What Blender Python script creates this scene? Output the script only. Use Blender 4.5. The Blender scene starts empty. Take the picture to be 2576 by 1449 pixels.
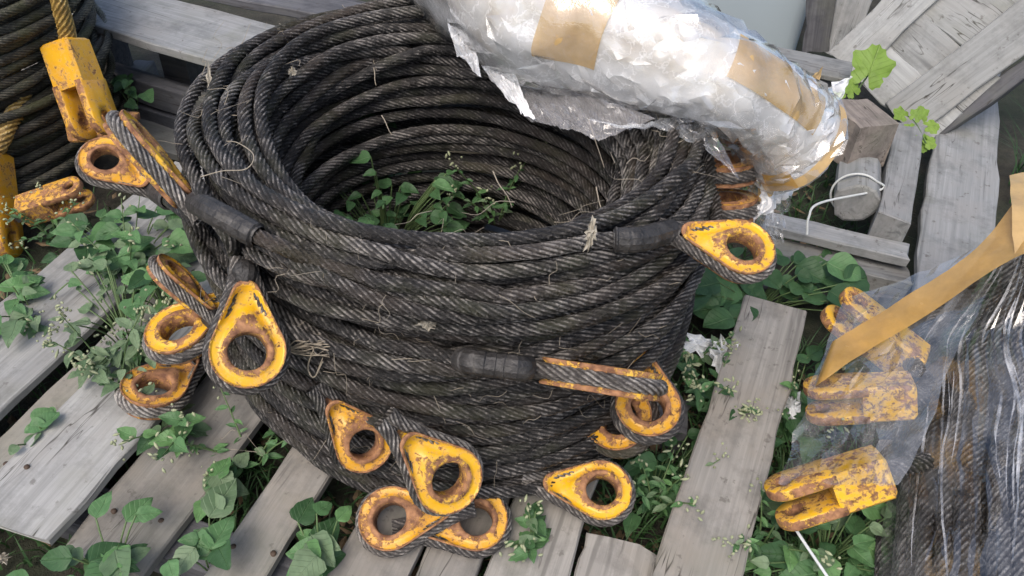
import bpy, bmesh, math, random
import numpy as np
from mathutils import Matrix, Vector, noise as mnoise

random.seed(7); rng = np.random.default_rng(7)
SC = bpy.context.scene
COL = SC.collection
R_ = math.radians

# ------------------------------------------------------------------ camera
CP = np.array([.136, -1.407, 1.36]); PITCH, YAW, ROLL = .724, .007, .066
HF = R_(65)
cf = np.array([math.sin(YAW)*math.cos(PITCH), math.cos(YAW)*math.cos(PITCH), -math.sin(PITCH)])
_r = np.array([math.cos(YAW), -math.sin(YAW), 0.]); _u = np.cross(_r, cf)
cr = _r*math.cos(ROLL)+_u*math.sin(ROLL); cu = -_r*math.sin(ROLL)+_u*math.cos(ROLL)
cam = bpy.data.cameras.new('camera'); camo = bpy.data.objects.new('camera', cam); COL.objects.link(camo)
cam.sensor_width = 36; cam.angle = HF; cam.clip_start = .02; cam.clip_end = 500
M = Matrix.Identity(4)
for i in range(3):
    M[i][0] = cr[i]; M[i][1] = cu[i]; M[i][2] = -cf[i]; M[i][3] = CP[i]
camo.matrix_world = M
SC.camera = camo

# ------------------------------------------------------------------ light: overcast sky
wd = bpy.data.worlds.new('World'); SC.world = wd; wd.use_nodes = True
wn = wd.node_tree.nodes; wl = wd.node_tree.links
bg = wn['Background']; sk = wn.new('ShaderNodeTexSky'); sk.sky_type = 'NISHITA'; sk.sun_disc = False
SUN_EL, SUN_AZ = R_(56), R_(205)        # azimuth the light comes from, clockwise from +Y
sk.sun_elevation = SUN_EL; sk.sun_rotation = SUN_AZ; sk.air_density = 1.0; sk.dust_density = 4.0; sk.ozone_density = .5
wl.new(sk.outputs[0], bg.inputs[0]); bg.inputs[1].default_value = .145
sun = bpy.data.lights.new('sun', 'SUN'); sun.energy = .9; sun.angle = R_(35); sun.color = (1, .97, .93)
suno = bpy.data.objects.new('sun', sun); COL.objects.link(suno)
sd = Vector((math.sin(SUN_AZ)*math.cos(SUN_EL), math.cos(SUN_AZ)*math.cos(SUN_EL), math.sin(SUN_EL)))
suno.rotation_euler = sd.to_track_quat('Z', 'Y').to_euler(); suno.location = sd*20
vs = SC.view_settings; vs.view_transform = 'Standard'; vs.look = 'None'; vs.exposure = .68; vs.gamma = 1
SC.render.engine = 'CYCLES'
SC.cycles.use_denoising = True
SC.cycles.transparent_max_bounces = 14; SC.cycles.max_bounces = 7; SC.cycles.diffuse_bounces = 3
SC.cycles.sample_clamp_indirect = 6

# ------------------------------------------------------------------ survey helpers (photo points -> real places)
PW, PH = 2576., 1449.; FP = PW/2/math.tan(HF/2)
def ray(px, py): return cf+cr*(px-PW/2)/FP-cu*(py-PH/2)/FP
def at(px, py, z=0.):
    d = ray(px, py); return CP+d*((z-CP[2])/d[2])
def onplane(px, py, p0, n):
    d = ray(px, py); return CP+d*(((p0-CP)@n)/(d@n))
def oncyl(px, py, R):
    d = ray(px, py); a = d[0]**2+d[1]**2; b = CP[0]*d[0]+CP[1]*d[1]; c = CP[0]**2+CP[1]**2-R*R
    q = b*b-a*c
    t = (-b-math.sqrt(q))/a if q > 0 else -b/a
    return CP+d*t
def unit(v): v = np.asarray(v, float); return v/np.linalg.norm(v)
def imgdir(a, b, c): return unit(a*cr+b*cu-c*cf)    # right, up, towards the viewer

# ------------------------------------------------------------------ object helpers
WM = {}
def tag(o, label=None, cat=None, group=None, kind=None):
    if label: o['label'] = label
    if cat: o['category'] = cat
    if group: o['group'] = group
    if kind: o['kind'] = kind
    return o
def place(o, m, parent=None):
    COL.objects.link(o); WM[o.name] = m.copy()
    if parent is not None:
        o.parent = parent; o.matrix_basis = WM[parent.name].inverted()@m
    else: o.matrix_basis = m
    return o
def empty(name, loc, parent=None):
    o = bpy.data.objects.new(name, None); o.empty_display_size = .1
    return place(o, Matrix.Translation(Vector(loc)), parent)
I4 = Matrix.Identity(4)
def mesh_data(name, V, F, mat, smooth=True, uv=None, attr=None):
    me = bpy.data.meshes.new(name)
    V = np.asarray(V, np.float32); nv = len(V)
    if isinstance(F, np.ndarray):
        nf, k = F.shape; me.vertices.add(nv); me.vertices.foreach_set('co', V.ravel())
        me.loops.add(nf*k); me.loops.foreach_set('vertex_index', F.ravel().astype(np.int32))
        me.polygons.add(nf); me.polygons.foreach_set('loop_start', np.arange(0, nf*k, k, dtype=np.int32))
        me.update(calc_edges=True)
    else:
        me.from_pydata([tuple(v) for v in V.tolist()], [], F); me.update()
    if smooth: me.polygons.foreach_set('use_smooth', [True]*len(me.polygons))
    if uv is not None:
        li = np.empty(len(me.loops), np.int32); me.loops.foreach_get('vertex_index', li)
        l = me.uv_layers.new(name='UVMap'); l.data.foreach_set('uv', np.asarray(uv, np.float32)[li].ravel())
    if attr is not None:
        a = me.attributes.new('crown_or_wear', 'FLOAT', 'POINT'); a.data.foreach_set('value', np.asarray(attr, np.float32))  # strand crowns on ropes, rust wear on the painted fittings
    me.materials.append(mat); me.validate()
    return me
def add(name, me, m=I4, parent=None): return place(bpy.data.objects.new(name, me), m, parent)
def frame_m(o, x, y, z, s=1.):
    m = Matrix.Identity(4)
    for i in range(3): m[i][0] = x[i]*s; m[i][1] = y[i]*s; m[i][2] = z[i]*s; m[i][3] = o[i]
    return m

# ------------------------------------------------------------------ materials
def newmat(name):
    m = bpy.data.materials.new(name); m.use_nodes = True
    nt = m.node_tree; return m, nt, nt.nodes['Principled BSDF']
class N:
    def __init__(s, nt): s.nt = nt
    def n(s, t, **k):
        nd = s.nt.nodes.new('ShaderNode'+t)
        for a, b in k.items():
            if a in nd.bl_rna.properties: setattr(nd, a, b)
        return nd
    def l(s, a, b): s.nt.links.new(a, b)
    def coord(s, which='Object', scale=(1, 1, 1), rnd=True):
        tc = s.n('TexCoord'); mp = s.n('Mapping'); mp.inputs['Scale'].default_value = scale
        s.l(tc.outputs[which], mp.inputs[0])
        if rnd:
            oi = s.n('ObjectInfo'); mu = s.n('VectorMath', operation='SCALE'); mu.inputs[0].default_value = (37, 53, 71)
            s.l(oi.outputs['Random'], mu.inputs['Scale']); s.l(mu.outputs[0], mp.inputs['Location'])
        return mp.outputs[0]
    def noise(s, vec, scale=5, detail=4, rough=.55, dist=0):
        t = s.n('TexNoise'); t.inputs['Scale'].default_value = scale; t.inputs['Detail'].default_value = detail
        t.inputs['Roughness'].default_value = rough; t.inputs['Distortion'].default_value = dist
        s.l(vec, t.inputs['Vector']); return t.outputs[0]
    def ramp(s, fac, stops):
        r = s.n('ValToRGB'); e = r.color_ramp.elements
        while len(e) < len(stops): e.new(.5)
        for q, (p, c) in zip(e, stops):
            q.position = p; q.color = (*c, 1) if len(c) == 3 else c
        s.l(fac, r.inputs[0]); return r.outputs[0]
    def mix(s, fac, a, b, mode='MIX'):
        m = s.n('Mix', data_type='RGBA', blend_type=mode)
        for inp, v in ((m.inputs[0], fac), (m.inputs[6], a), (m.inputs[7], b)):
            if isinstance(v, (int, float)): inp.default_value = v
            elif isinstance(v, tuple): inp.default_value = (*v, 1)
            else: s.l(v, inp)
        return m.outputs[2]
    def math(s, op, a, b=None, c=None, clamp=False):
        m = s.n('Math', operation=op); m.use_clamp = clamp
        for i, v in enumerate((a, b, c)):
            if v is None: continue
            if isinstance(v, (int, float)): m.inputs[i].default_value = v
            else: s.l(v, m.inputs[i])
        return m.outputs[0]
    def bump(s, h, strength, dist, bsdf):
        b = s.n('Bump'); b.inputs['Strength'].default_value = strength; b.inputs['Distance'].default_value = dist
        s.l(h, b.inputs['Height']); s.l(b.outputs[0], bsdf.inputs['Normal']); return b.outputs[0]
def g(v): return (v, v, v)

def rope_mat(name, dark, mid, pale, green=0., brown=.55):
    m, nt, b = newmat(name); k = N(nt)
    a = k.n('Attribute', attribute_name='crown_or_wear').outputs['Fac']  # rope colour runs from dark in strand valleys to pale on crowns
    w = k.coord('Object', (1, 1, 1))
    big = k.noise(w, 7, 3); fine = k.noise(w, 160, 2)
    uv = k.n('TexCoord').outputs['UV']; mp = k.n('Mapping'); mp.inputs['Scale'].default_value = (5, 60, 1); k.l(uv, mp.inputs[0])
    wire = k.noise(mp.outputs[0], 1.0, 2)
    dash = k.ramp(k.noise(w, 48, 4, .65), [(.36, g(.35)), (.62, g(1.))])
    f = k.math('MULTIPLY_ADD', fine, .55, k.math('MULTIPLY', wire, .45))
    f = k.math('MULTIPLY', f, k.math('MULTIPLY_ADD', k.math('MULTIPLY', a, dash), 1.35, .36))
    oi = k.n('ObjectInfo'); big = k.math('MULTIPLY_ADD', oi.outputs['Random'], .22, k.math('MULTIPLY', big, .85))
    f = k.math('ADD', f, k.math('MULTIPLY_ADD', big, .9, -.50), clamp=True)
    c = k.ramp(f, [(.30, dark), (.55, mid), (.86, pale)])
    c = k.mix(k.math('MULTIPLY', k.ramp(k.noise(w, 3.1, 4), [(.52, g(0)), (.68, g(1))]), brown), c, (.085, .062, .045))
    if green: c = k.mix(k.math('MULTIPLY', k.ramp(k.noise(w, 9, 4), [(.5, g(0)), (.65, g(1))]), green), c, (.07, .075, .03))
    k.l(c, b.inputs['Base Color'])
    b.inputs['Metallic'].default_value = .1; b.inputs['Roughness'].default_value = .40
    k.bump(k.math('ADD', wire, k.math('MULTIPLY', fine, .8)), 1., .004, b)
    return m
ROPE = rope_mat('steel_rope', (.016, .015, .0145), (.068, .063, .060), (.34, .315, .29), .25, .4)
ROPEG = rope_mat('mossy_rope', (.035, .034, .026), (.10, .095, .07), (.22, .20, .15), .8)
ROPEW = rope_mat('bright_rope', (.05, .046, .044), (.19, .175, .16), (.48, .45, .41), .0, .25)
ROPER = rope_mat('wrapped_rope', (.04, .036, .034), (.13, .124, .12), (.42, .40, .375), .0, .08)
ROPEY = rope_mat('painted_rope', (.28, .17, .04), (.55, .36, .09), (.65, .52, .28), .0)

def paint_mat(name, yel, org, rust_amt):
    m, nt, b = newmat(name); k = N(nt)
    w = k.coord('Object'); a = k.n('Attribute', attribute_name='crown_or_wear').outputs['Fac']
    n1 = k.noise(w, 75, 9, .78, .3); n2 = k.noise(w, 20, 4); n3 = k.noise(w, 130, 3)
    rs = k.math('ADD', k.math('MULTIPLY_ADD', a, .18, rust_amt), k.math('MULTIPLY_ADD', n2, .3, -.15))
    f = k.math('ADD', n1, rs)
    rust = k.ramp(f, [(.565, g(0)), (.61, g(1))])
    yc = k.mix(k.ramp(n2, [(.35, g(0)), (.7, g(1))]), yel, org)
    yc = k.mix(k.math('MULTIPLY', n3, .22), yc, (.42, .25, .07))
    rc = k.mix(k.ramp(k.noise(w, 60, 4), [(.35, g(0)), (.65, g(1))]), (.13, .055, .028), (.40, .20, .095))
    edge = k.ramp(f, [(.50, g(0)), (.56, g(1)), (.60, g(0))])
    yc = k.mix(k.math('MULTIPLY', edge, .4), yc, (.75, .50, .22))
    c = k.mix(rust, yc, rc)
    k.l(c, b.inputs['Base Color'])
    k.l(k.math('MULTIPLY_ADD', rust, .45, .36), b.inputs['Roughness'])
    k.bump(k.math('SUBTRACT', k.math('MULTIPLY', n3, .35), k.math('MULTIPLY', rust, .8)), .6, .002, b)
    return m
PAINT = paint_mat('yellow_paint', (.76, .44, .006), (.70, .34, .008), -.025)
PAINTO = paint_mat('orange_paint', (.72, .37, .010), (.60, .26, .012), .01)
PAINTC = paint_mat('clean_yellow_paint', (.76, .40, .008), (.66, .31, .010), -.075)

def sleeve_mat():
    m, nt, b = newmat('sleeve_tape'); k = N(nt); w = k.coord('Object')
    c = k.ramp(k.noise(w, 45, 5), [(.35, (.016, .015, .015)), (.6, (.042, .039, .037)), (.85, (.15, .14, .13))])
    k.l(c, b.inputs['Base Color']); b.inputs['Roughness'].default_value = .55
    k.bump(k.noise(w, 120, 3), .8, .004, b); return m
SLEEVE = sleeve_mat()

def wood_mat(name, lo, hi, warm, dirt=.5):
    m, nt, b = newmat(name); k = N(nt)
    grain = k.noise(k.coord('Object', (2.2, 70, 40)), 1.0, 5, .6, .8)
    fib = k.noise(k.coord('Object', (9, 420, 200)), 1.0, 3, .6)
    w = k.coord('Object'); blot = k.noise(w, 4.5, 5, .6); spot = k.noise(w, 38, 4, .6)
    c = k.mix(k.ramp(grain, [(.3, g(0)), (.7, g(1))]), lo, hi)
    c = k.mix(k.ramp(blot, [(.45, g(0)), (.72, g(1))]), c, warm)
    c = k.mix(k.math('MULTIPLY', fib, .28), c, tuple(.6*v for v in lo))
    c = k.mix(k.ramp(k.noise(k.coord('Object', (1.2, 26, 26)), 1., 3, .5, 1.), [(.60, g(0)), (.70, g(.55))]), c, tuple(.4*v for v in lo))
    c = k.mix(k.math('MULTIPLY', k.ramp(spot, [(.63, g(0)), (.70, g(1))]), dirt), c, (.07, .06, .05))
    crk = k.math('ABSOLUTE', k.math('SUBTRACT', k.noise(k.coord('Object', (1.6, 22, 22)), 1., 3, .55, .5), .5))
    cmask = k.ramp(k.noise(k.coord('Object', (3, 9, 9)), 1., 2), [(.50, g(0)), (.60, g(1))])
    c = k.mix(k.math('MULTIPLY', k.ramp(crk, [(0, g(1)), (.012, g(0))]), cmask), c, (.035, .03, .025))
    c = k.mix(k.math('MULTIPLY', k.ramp(k.noise(w, 11, 6, .7), [(.48, g(0)), (.68, g(1))]), .6), c, tuple(.58*v for v in lo))
    c = k.mix(k.math('MULTIPLY', k.ramp(k.noise(w, 2.6, 5, .65), [(.52, g(0)), (.66, g(1))]), .35), c, (.17, .175, .13))
    oi = k.n('ObjectInfo'); hv = k.n('HueSaturation'); k.l(k.math('MULTIPLY_ADD', oi.outputs['Random'], .35, .82), hv.inputs['Value']); k.l(c, hv.inputs['Color'])
    k.l(hv.outputs[0], b.inputs['Base Color']); b.inputs['Roughness'].default_value = .82; b.inputs['Specular IOR Level'].default_value = .25
    k.bump(k.math('ADD', grain, k.math('MULTIPLY', fib, .5)), .4, .003, b)
    return m
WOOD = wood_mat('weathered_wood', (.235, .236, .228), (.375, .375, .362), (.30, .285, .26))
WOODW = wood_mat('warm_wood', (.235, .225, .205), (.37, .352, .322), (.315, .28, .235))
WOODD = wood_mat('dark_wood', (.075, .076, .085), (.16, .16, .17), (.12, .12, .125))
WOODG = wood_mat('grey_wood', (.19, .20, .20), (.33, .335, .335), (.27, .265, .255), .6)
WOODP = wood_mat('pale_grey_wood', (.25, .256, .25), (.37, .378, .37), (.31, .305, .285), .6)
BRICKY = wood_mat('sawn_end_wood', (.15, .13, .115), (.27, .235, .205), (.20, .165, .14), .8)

def leaf_mat(name, a, b_, vein):
    m, nt, b = newmat(name); k = N(nt)
    oi = k.n('ObjectInfo'); tc = k.n('TexCoord'); sep = k.n('SeparateXYZ'); k.l(tc.outputs['Object'], sep.inputs[0])
    base = k.mix(oi.outputs['Random'], a, b_)
    ay = k.math('ABSOLUTE', sep.outputs[1])
    rib = k.ramp(ay, [(.0, g(1)), (.022, g(0))])
    st = k.math('FRACT', k.math('MULTIPLY', k.math('SUBTRACT', sep.outputs[0], k.math('MULTIPLY', ay, .8)), 6.))
    vv = k.ramp(st, [(.0, g(1)), (.10, g(0))])
    c = k.mix(k.math('MULTIPLY', k.math('MAXIMUM', rib, k.math('MULTIPLY', vv, .6)), .5), base, vein)
    w = k.coord('Object'); c = k.mix(k.math('MULTIPLY', k.ramp(k.noise(w, 5, 4), [(.45, g(0)), (.75, g(1))]), .4), c, tuple(.5*v for v in a))
    k.l(c, b.inputs['Base Color']); b.inputs['Roughness'].default_value = .5; b.inputs['Specular IOR Level'].default_value = .35
    tr = k.n('BsdfTranslucent'); k.l(c, tr.inputs[0]); mx = k.n('MixShader'); mx.inputs[0].default_value = .25
    out = nt.nodes['Material Output']; k.l(b.outputs[0], mx.inputs[1]); k.l(tr.outputs[0], mx.inputs[2]); k.l(mx.outputs[0], out.inputs[0])
    k.bump(k.math('MULTIPLY', k.math('MAXIMUM', rib, vv), -1.), .4, .03, b)
    return m
LEAF = leaf_mat('leaf_green', (.075, .17, .065), (.12, .25, .10), (.20, .33, .16))
LEAFD = leaf_mat('leaf_dark', (.04, .10, .04), (.07, .155, .06), (.10, .19, .08))
LEAFL = leaf_mat('leaf_light', (.10, .22, .075), (.15, .30, .11), (.24, .38, .2))
LEAFP = leaf_mat('leaf_pale', (.12, .20, .10), (.20, .28, .16), (.25, .33, .2))
LEAFY = leaf_mat('leaf_bright', (.17, .29, .045), (.23, .35, .06), (.32, .43, .14))
def plain(name, col, rough=.6, spec=.5, nscale=30, var=.25, bump=.2, bd=.003):
    m, nt, b = newmat(name); k = N(nt); w = k.coord('Object')
    c = k.mix(k.noise(w, nscale, 4), tuple(v*(1-var) for v in col), tuple(min(1, v*(1+var)) for v in col))
    k.l(c, b.inputs['Base Color']); b.inputs['Roughness'].default_value = rough; b.inputs['Specular IOR Level'].default_value = spec
    if bump: k.bump(k.noise(w, nscale*3, 3), bump, bd, b)
    return m
STEM = plain('stem_green', (.10, .16, .06)); SEED = plain('pale_seed_heads', (.30, .33, .20), .8)
STRAW = plain('dry_straw', (.30, .26, .20), .7); TWINE = plain('white_twine', (.55, .57, .55), .7)
SCRAP = plain('white_scrap', (.72, .74, .75), .4); PAPER = plain('dirty_scrap', (.36, .33, .27), .8, .3, 40, .5)
TANK = plain('grey_plastic', (.36, .42, .45), .35, .5, 3, .06, 0); GRASS = leaf_mat('grass_green', (.035, .085, .03), (.07, .15, .05), (.08, .15, .06))
HOLE = plain('bore_dirt', (.06, .035, .02), .8)

def cello(name, lo, hi, tint=(.93, .94, .96), rough=.08, gl=1.3, sc=5., milk=.3, white=1.):
    """clear film in flat crumpled facets: see-through, glossy, hazy where several layers lie together"""
    m, nt, b = newmat(name); k = N(nt); w = k.coord('Object', rnd=False)
    n = k.ramp(k.noise(w, sc, 4, .6), [(.36, g(0)), (.66, g(1))]); fine = k.noise(w, sc*9, 3, .6)
    r1 = k.math('ABSOLUTE', k.math('SUBTRACT', k.noise(w, sc*4, 4, .6, .3), .5)); cr_ = k.ramp(r1, [(0, g(1)), (.02, g(0))])
    f = k.math('ADD', k.math('MULTIPLY', n, .8), k.math('MULTIPLY', cr_, .35), clamp=True)
    fac = k.math('MULTIPLY_ADD', f, hi-lo, lo, clamp=True)
    b.inputs['Base Color'].default_value = (*tint, 1); b.inputs['Roughness'].default_value = milk; b.inputs['Specular IOR Level'].default_value = .6
    nrm = k.bump(k.math('ADD', fine, k.math('MULTIPLY', r1, -1.5)), .12, .01, b)
    go = k.n('BsdfGlossy'); go.inputs['Roughness'].default_value = rough; k.l(nrm, go.inputs['Normal'])
    tr = k.n('BsdfTransparent'); tr.inputs[0].default_value = (.96, .97, .98, 1); lw = k.n('LayerWeight'); lw.inputs[0].default_value = .5; k.l(nrm, lw.inputs['Normal']); fr = k.math('MULTIPLY_ADD', k.math('POWER', lw.outputs['Facing'], 3.5), .9, .07)
    m0 = k.n('MixShader'); k.l(k.math('MULTIPLY', fr, gl, clamp=True), m0.inputs[0]); k.l(tr.outputs[0], m0.inputs[1]); k.l(go.outputs[0], m0.inputs[2])
    mx = k.n('MixShader'); k.l(fac, mx.inputs[0]); k.l(m0.outputs[0], mx.inputs[1]); k.l(b.outputs[0], mx.inputs[2])
    k.l(mx.outputs[0], nt.nodes['Material Output'].inputs[0]); return m
FILMW = cello('layered_film', .22, .92, gl=1.6, rough=.14, tint=(.97, .97, .975), milk=.4, sc=4.)
FILM = cello('clear_film', .0, .16, gl=1.8, sc=7)
FILMS = cello('pleated_film', -.05, .10, gl=1.8, sc=6, rough=.09)
FILMP = cello('bunched_film', .0, .42, gl=1.8, sc=16, rough=.15)
FILMG = cello('grey_film', .14, .34, (.62, .60, .60), gl=1., sc=4)
FEDGE = plain('film_edge', (.6, .62, .63), .3)
def tape_mat(name, fac, col):
    m, nt, b = newmat(name); k = N(nt); w = k.coord('Object', rnd=False)
    c = k.mix(k.ramp(k.noise(w, 14, 5, .65), [(.3, g(0)), (.7, g(1))]), tuple(.72*v for v in col), tuple(min(1, 1.12*v) for v in col))
    k.l(c, b.inputs['Base Color']); b.inputs['Roughness'].default_value = .16; b.inputs['Specular IOR Level'].default_value = .6
    k.bump(k.math('ADD', k.noise(w, 9, 2, .4), k.math('MULTIPLY', k.noise(w, 60, 4, .6), .25)), .3, .02, b)
    k.l(k.math('MULTIPLY_ADD', k.noise(w, 30, 4), .3, .06), b.inputs['Roughness'])
    tr = k.n('BsdfTransparent'); tr.inputs[0].default_value = (.9, .75, .5, 1); mx = k.n('MixShader'); mx.inputs[0].default_value = fac
    k.l(tr.outputs[0], mx.inputs[1]); k.l(b.outputs[0], mx.inputs[2]); k.l(mx.outputs[0], nt.nodes['Material Output'].inputs[0]); return m
TAPE = tape_mat('tan_tape', .70, (.66, .45, .20)); TAPEB = tape_mat('brown_tape', .78, (.52, .31, .09))

def soil_mat():
    m, nt, b = newmat('soil'); k = N(nt); w = k.coord('Object', rnd=False)
    c = k.ramp(k.noise(w, 9, 8, .7), [(.3, (.018, .016, .012)), (.55, (.05, .045, .032)), (.75, (.10, .09, .065))])
    c = k.mix(k.ramp(k.noise(w, 3, 4), [(.45, g(0)), (.6, g(.6))]), c, (.03, .045, .02))
    k.l(c, b.inputs['Base Color']); b.inputs['Roughness'].default_value = .95
    k.bump(k.noise(w, 45, 6, .7), 1., .02, b); return m
SOIL = soil_mat()

# ------------------------------------------------------------------ ground
GZ = -.135
def build_ground():
    n = 90; xs = np.linspace(-1, 1, n); xs = np.sign(xs)*np.abs(xs)**3*40
    V = []; 
    for y in xs:
        for x in xs:
            d = math.hypot(x, y)
            V.append((x, y+.4, GZ+.018*mnoise.noise(Vector((x*4, y*4, 0)))+(0.12*mnoise.noise(Vector((x*.2, y*.2, 3))) if d > 6 else 0)))
    i = np.arange(n*n).reshape(n, n)
    F = np.stack([i[:-1, :-1], i[:-1, 1:], i[1:, 1:], i[1:, :-1]], -1).reshape(-1, 4)
    tag(add('ground', mesh_data('ground', V, F, SOIL)), 'dark trodden soil under the pallets and weeds', kind='structure')
build_ground()

# ------------------------------------------------------------------ planks
def plank_mesh(name, L, w, t, mat, seed, n=10, rough=.003, bow=0., notch=0.):
    """board along +X, top face at z=0, with softened arrises, uneven edges and a slight warp"""
    rs = np.random.default_rng(seed); xs = np.linspace(0, L, n+1); V = []; c = min(.0035, t*.2)
    prof = [(-.5, -1, 0, c), (-.5, 0, 0, -c), (-.5, 0, c, 0), (-.2, 0, 0, 0), (.2, 0, 0, 0), (.5, 0, -c, 0), (.5, 0, 0, -c), (.5, -1, 0, c), (.5, -1, -c, 0), (-.5, -1, c, 0)]
    e1 = rs.normal(0, rough, n+1); e2 = rs.normal(0, rough, n+1); tw = rs.normal(0, .006); en = rs.normal(0, .004, (2, len(prof)))
    for j, x in enumerate(xs):
        q = j/n; bz = bow*4*q*(1-q)
        for kx, (py, pz, dy, dz) in enumerate(prof):
            y = py*w+dy+(e1[j] if py < -.3 else e2[j] if py > .3 else 0); z = pz*t+dz+bz+tw*py*(q-.5)*2
            xx = x+(en[0, kx] if j == 0 else en[1, kx] if j == n else 0)
            V.append((xx, y, z+(rs.normal(0, .0008) if pz == 0 else 0)))
    m = len(prof); F = []
    for j in range(n):
        for q in range(m):
            a = j*m+q; b = j*m+(q+1) % m; F.append((a, a+m, b+m, b))
    F.append(tuple(range(m))); F.append(tuple(reversed(range(n*m, n*m+m))))
    return mesh_data(name, V, F, mat, smooth=False)
SEED = [100]
def nails_on(o, L, w, parent_mat): pass
def plank(name, a, b, w, t, mat, parent=None, up=(0, 0, 1), n=10, rough=.0025, bow=0.):
    a = np.asarray(a, float); b = np.asarray(b, float); x = unit(b-a); y = unit(np.cross(up, x)); z = np.cross(x, y); SEED[0] += 1
    L = float(np.linalg.norm(b-a)); me = plank_mesh(name, L, w, t, mat, SEED[0], n, rough, bow)
    return add(name, me, frame_m(a, x, y, z), parent)
SEEDM = SEED
EA = R_(73.5); ev = np.array([math.cos(EA), math.sin(EA), 0]); nvv = np.array([math.sin(EA), -math.cos(EA), 0])
def pt(s, w, z): return nvv*s+ev*w+np.array([0, 0, z])

pal = tag(empty('wooden_pallet', (0, 0, GZ)), 'weathered wooden pallet of spaced boards carrying the central cable coil', 'pallet')
for s0, s1, w0, w1, z, mt in [(-1.02, -.765, -1.25, .34, .004, WOOD), (-.745, -.668, -1.2, .42, -.022, WOODW), (-.662, -.455, -.812, .45, .006, WOOD),
                             (-.452, -.272, -.80, .5, -.024, WOODW), (-.165, -.058, -.84, .5, -.004, WOODW), (.042, .178, -.84, .5, 0, WOODW),
                             (.186, .295, -.83, .5, -.006, WOODW), (.303, .452, -.83, .5, -.002, WOODW), (.462, .605, -.83, -.44, -.010, WOODW), (.452, .535, -.06, .55, -.008, WOODW)]:
    plank('deck_board', pt((s0+s1)/2, w0, z), pt((s0+s1)/2, w1, z), s1-s0, .024, mt, pal, bow=random.uniform(-.003, .003), n=14)
NAILM = mesh_data('nail', [(0, 0, .0022)]+[(.0055*math.cos(i*.785), .0055*math.sin(i*.785), z) for z in (.0018, -.004) for i in range(8)], [(0, 1+i, 1+(i+1) % 8) for i in range(8)]+[(1+i, 9+i, 9+(i+1) % 8, 1+(i+1) % 8) for i in range(8)], plain('rusty_nail', (.07, .045, .03), .7))
for o in [o for o in COL.objects if o.name.startswith('deck_board')]:
    m_ = WM[o.name]; L_ = o.dimensions[0] if o.dimensions[0] > 0 else 1; w_ = max(abs(v.co.y) for v in o.data.vertices)
    inv = np.array(m_.translation)
    for wst in (-.70, -.05, -.90):
        base_w = float(inv@ev); xl = wst-base_w
        if 0.02 < xl < max(v.co.x for v in o.data.vertices)-.02:
            for q in (-.55, .5): add('nail', NAILM, m_@Matrix.Translation((xl+random.uniform(-.012, .012), q*w_+random.uniform(-.01, .01), .001)), o)
for w in (-.70, -.05, .42):
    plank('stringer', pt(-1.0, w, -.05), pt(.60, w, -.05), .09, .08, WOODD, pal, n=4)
plank('stringer', pt(-1.05, -.95, -.06), pt(-.2, -.95, -.06), .09, .07, WOODW, pal, n=4)

rp = tag(plank('loose_plank', (.395, -.93, .032), (.815, .112, .022), .152, .026, WOODW, n=16, rough=.003), 'long loose plank lying along the weeds between coil and wrapped bundle', 'plank')
# dark bolt hole ring at the far end of that plank
def ringmesh(name, r0, r1, h, mat, n=20):
    V = []; F = []
    for i in range(n):
        a = 2*math.pi*i/n
        for rr, z in ((r0, 0), (r0, h), (r1, h), (r1, 0)): V.append((rr*math.cos(a), rr*math.sin(a), z))
    for i in range(n):
        for q in range(3):
            a = i*4+q; b = ((i+1) % n)*4+q; F.append((a, b, b+1, a+1))
    return mesh_data(name, V, F, mat)

# pallet stack behind, left
bp = tag(empty('wooden_pallet', (-.9, 1.0, GZ)), 'dark grey pallet standing behind the coils at the upper left', 'pallet')
def bpl(px0, py0, px1, py1, z, w, t, mt, shift=0):
    a = at(px0, py0, z); b = at(px1, py1, z); d = unit(b-a); a = a-d*.25; b = b+d*.6
    nn = np.array([-d[1], d[0], 0])*(w/2+shift)
    return plank('board', a+nn, b+nn, w, t, mt, bp, n=8)
bpl(200, 55, 560, 160, .22, .30, .03, WOODG)
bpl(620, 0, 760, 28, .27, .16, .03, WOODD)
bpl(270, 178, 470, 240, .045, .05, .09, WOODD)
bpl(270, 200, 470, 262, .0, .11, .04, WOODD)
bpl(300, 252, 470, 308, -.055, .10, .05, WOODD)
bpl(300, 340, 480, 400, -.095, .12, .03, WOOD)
for px, py in ((240, 110), (430, 150), (800, 240)):
    c = at(px, py, .02); plank('block', np.array([c[0], c[1], .188]), np.array([c[0]+.10, c[1]-.03, .188]), .1, .32, WOODD, bp, n=2)

# slatted panel leaning at the upper right
en_, az_ = R_(30), R_(232)
pn = np.array([math.cos(en_)*math.cos(az_), math.cos(en_)*math.sin(az_), math.sin(en_)]); P0 = at(2340, 325, .02)
lp = tag(empty('wooden_pallet', (P0[0], P0[1], GZ)), 'slatted grey pallet leaning in the upper right corner', 'pallet')
rail_d = unit(onplane(2576, 150, P0, pn)-onplane(2340, 325, P0, pn)); cr_d = unit(np.cross(pn, rail_d))
def pan(name, pa, pb, w, t, off, mt, e0=0., e1=0., n=8):
    a = onplane(*pa, P0, pn)+pn*off; b = onplane(*pb, P0, pn)+pn*off; d = unit(b-a)
    return plank(name, a-d*e0, b+d*e1, w, t, mt, lp, up=pn, n=n)
pan('rail', (2330, 250), (2560, 80), .15, .022, .024, WOODP, .10, .5)
pan('rail', (2170, 120), (2290, 0), .14, .022, .024, WOODP, .08, .5)
for (x0, y0, x1, y1) in [(2215, 175, 2330, 285), (2285, 85, 2420, 200), (2370, 0, 2510, 100), (2450, -85, 2590, 20), (2530, -170, 2660, -60)]:
    pan('slat', (x0, y0), (x1, y1), .148, .02, 0., WOODP, .12, .08)
pan('edge_beam', (2345, 335), (2600, 155), .05, .07, -.01, WOODD, 0., .4)

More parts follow.
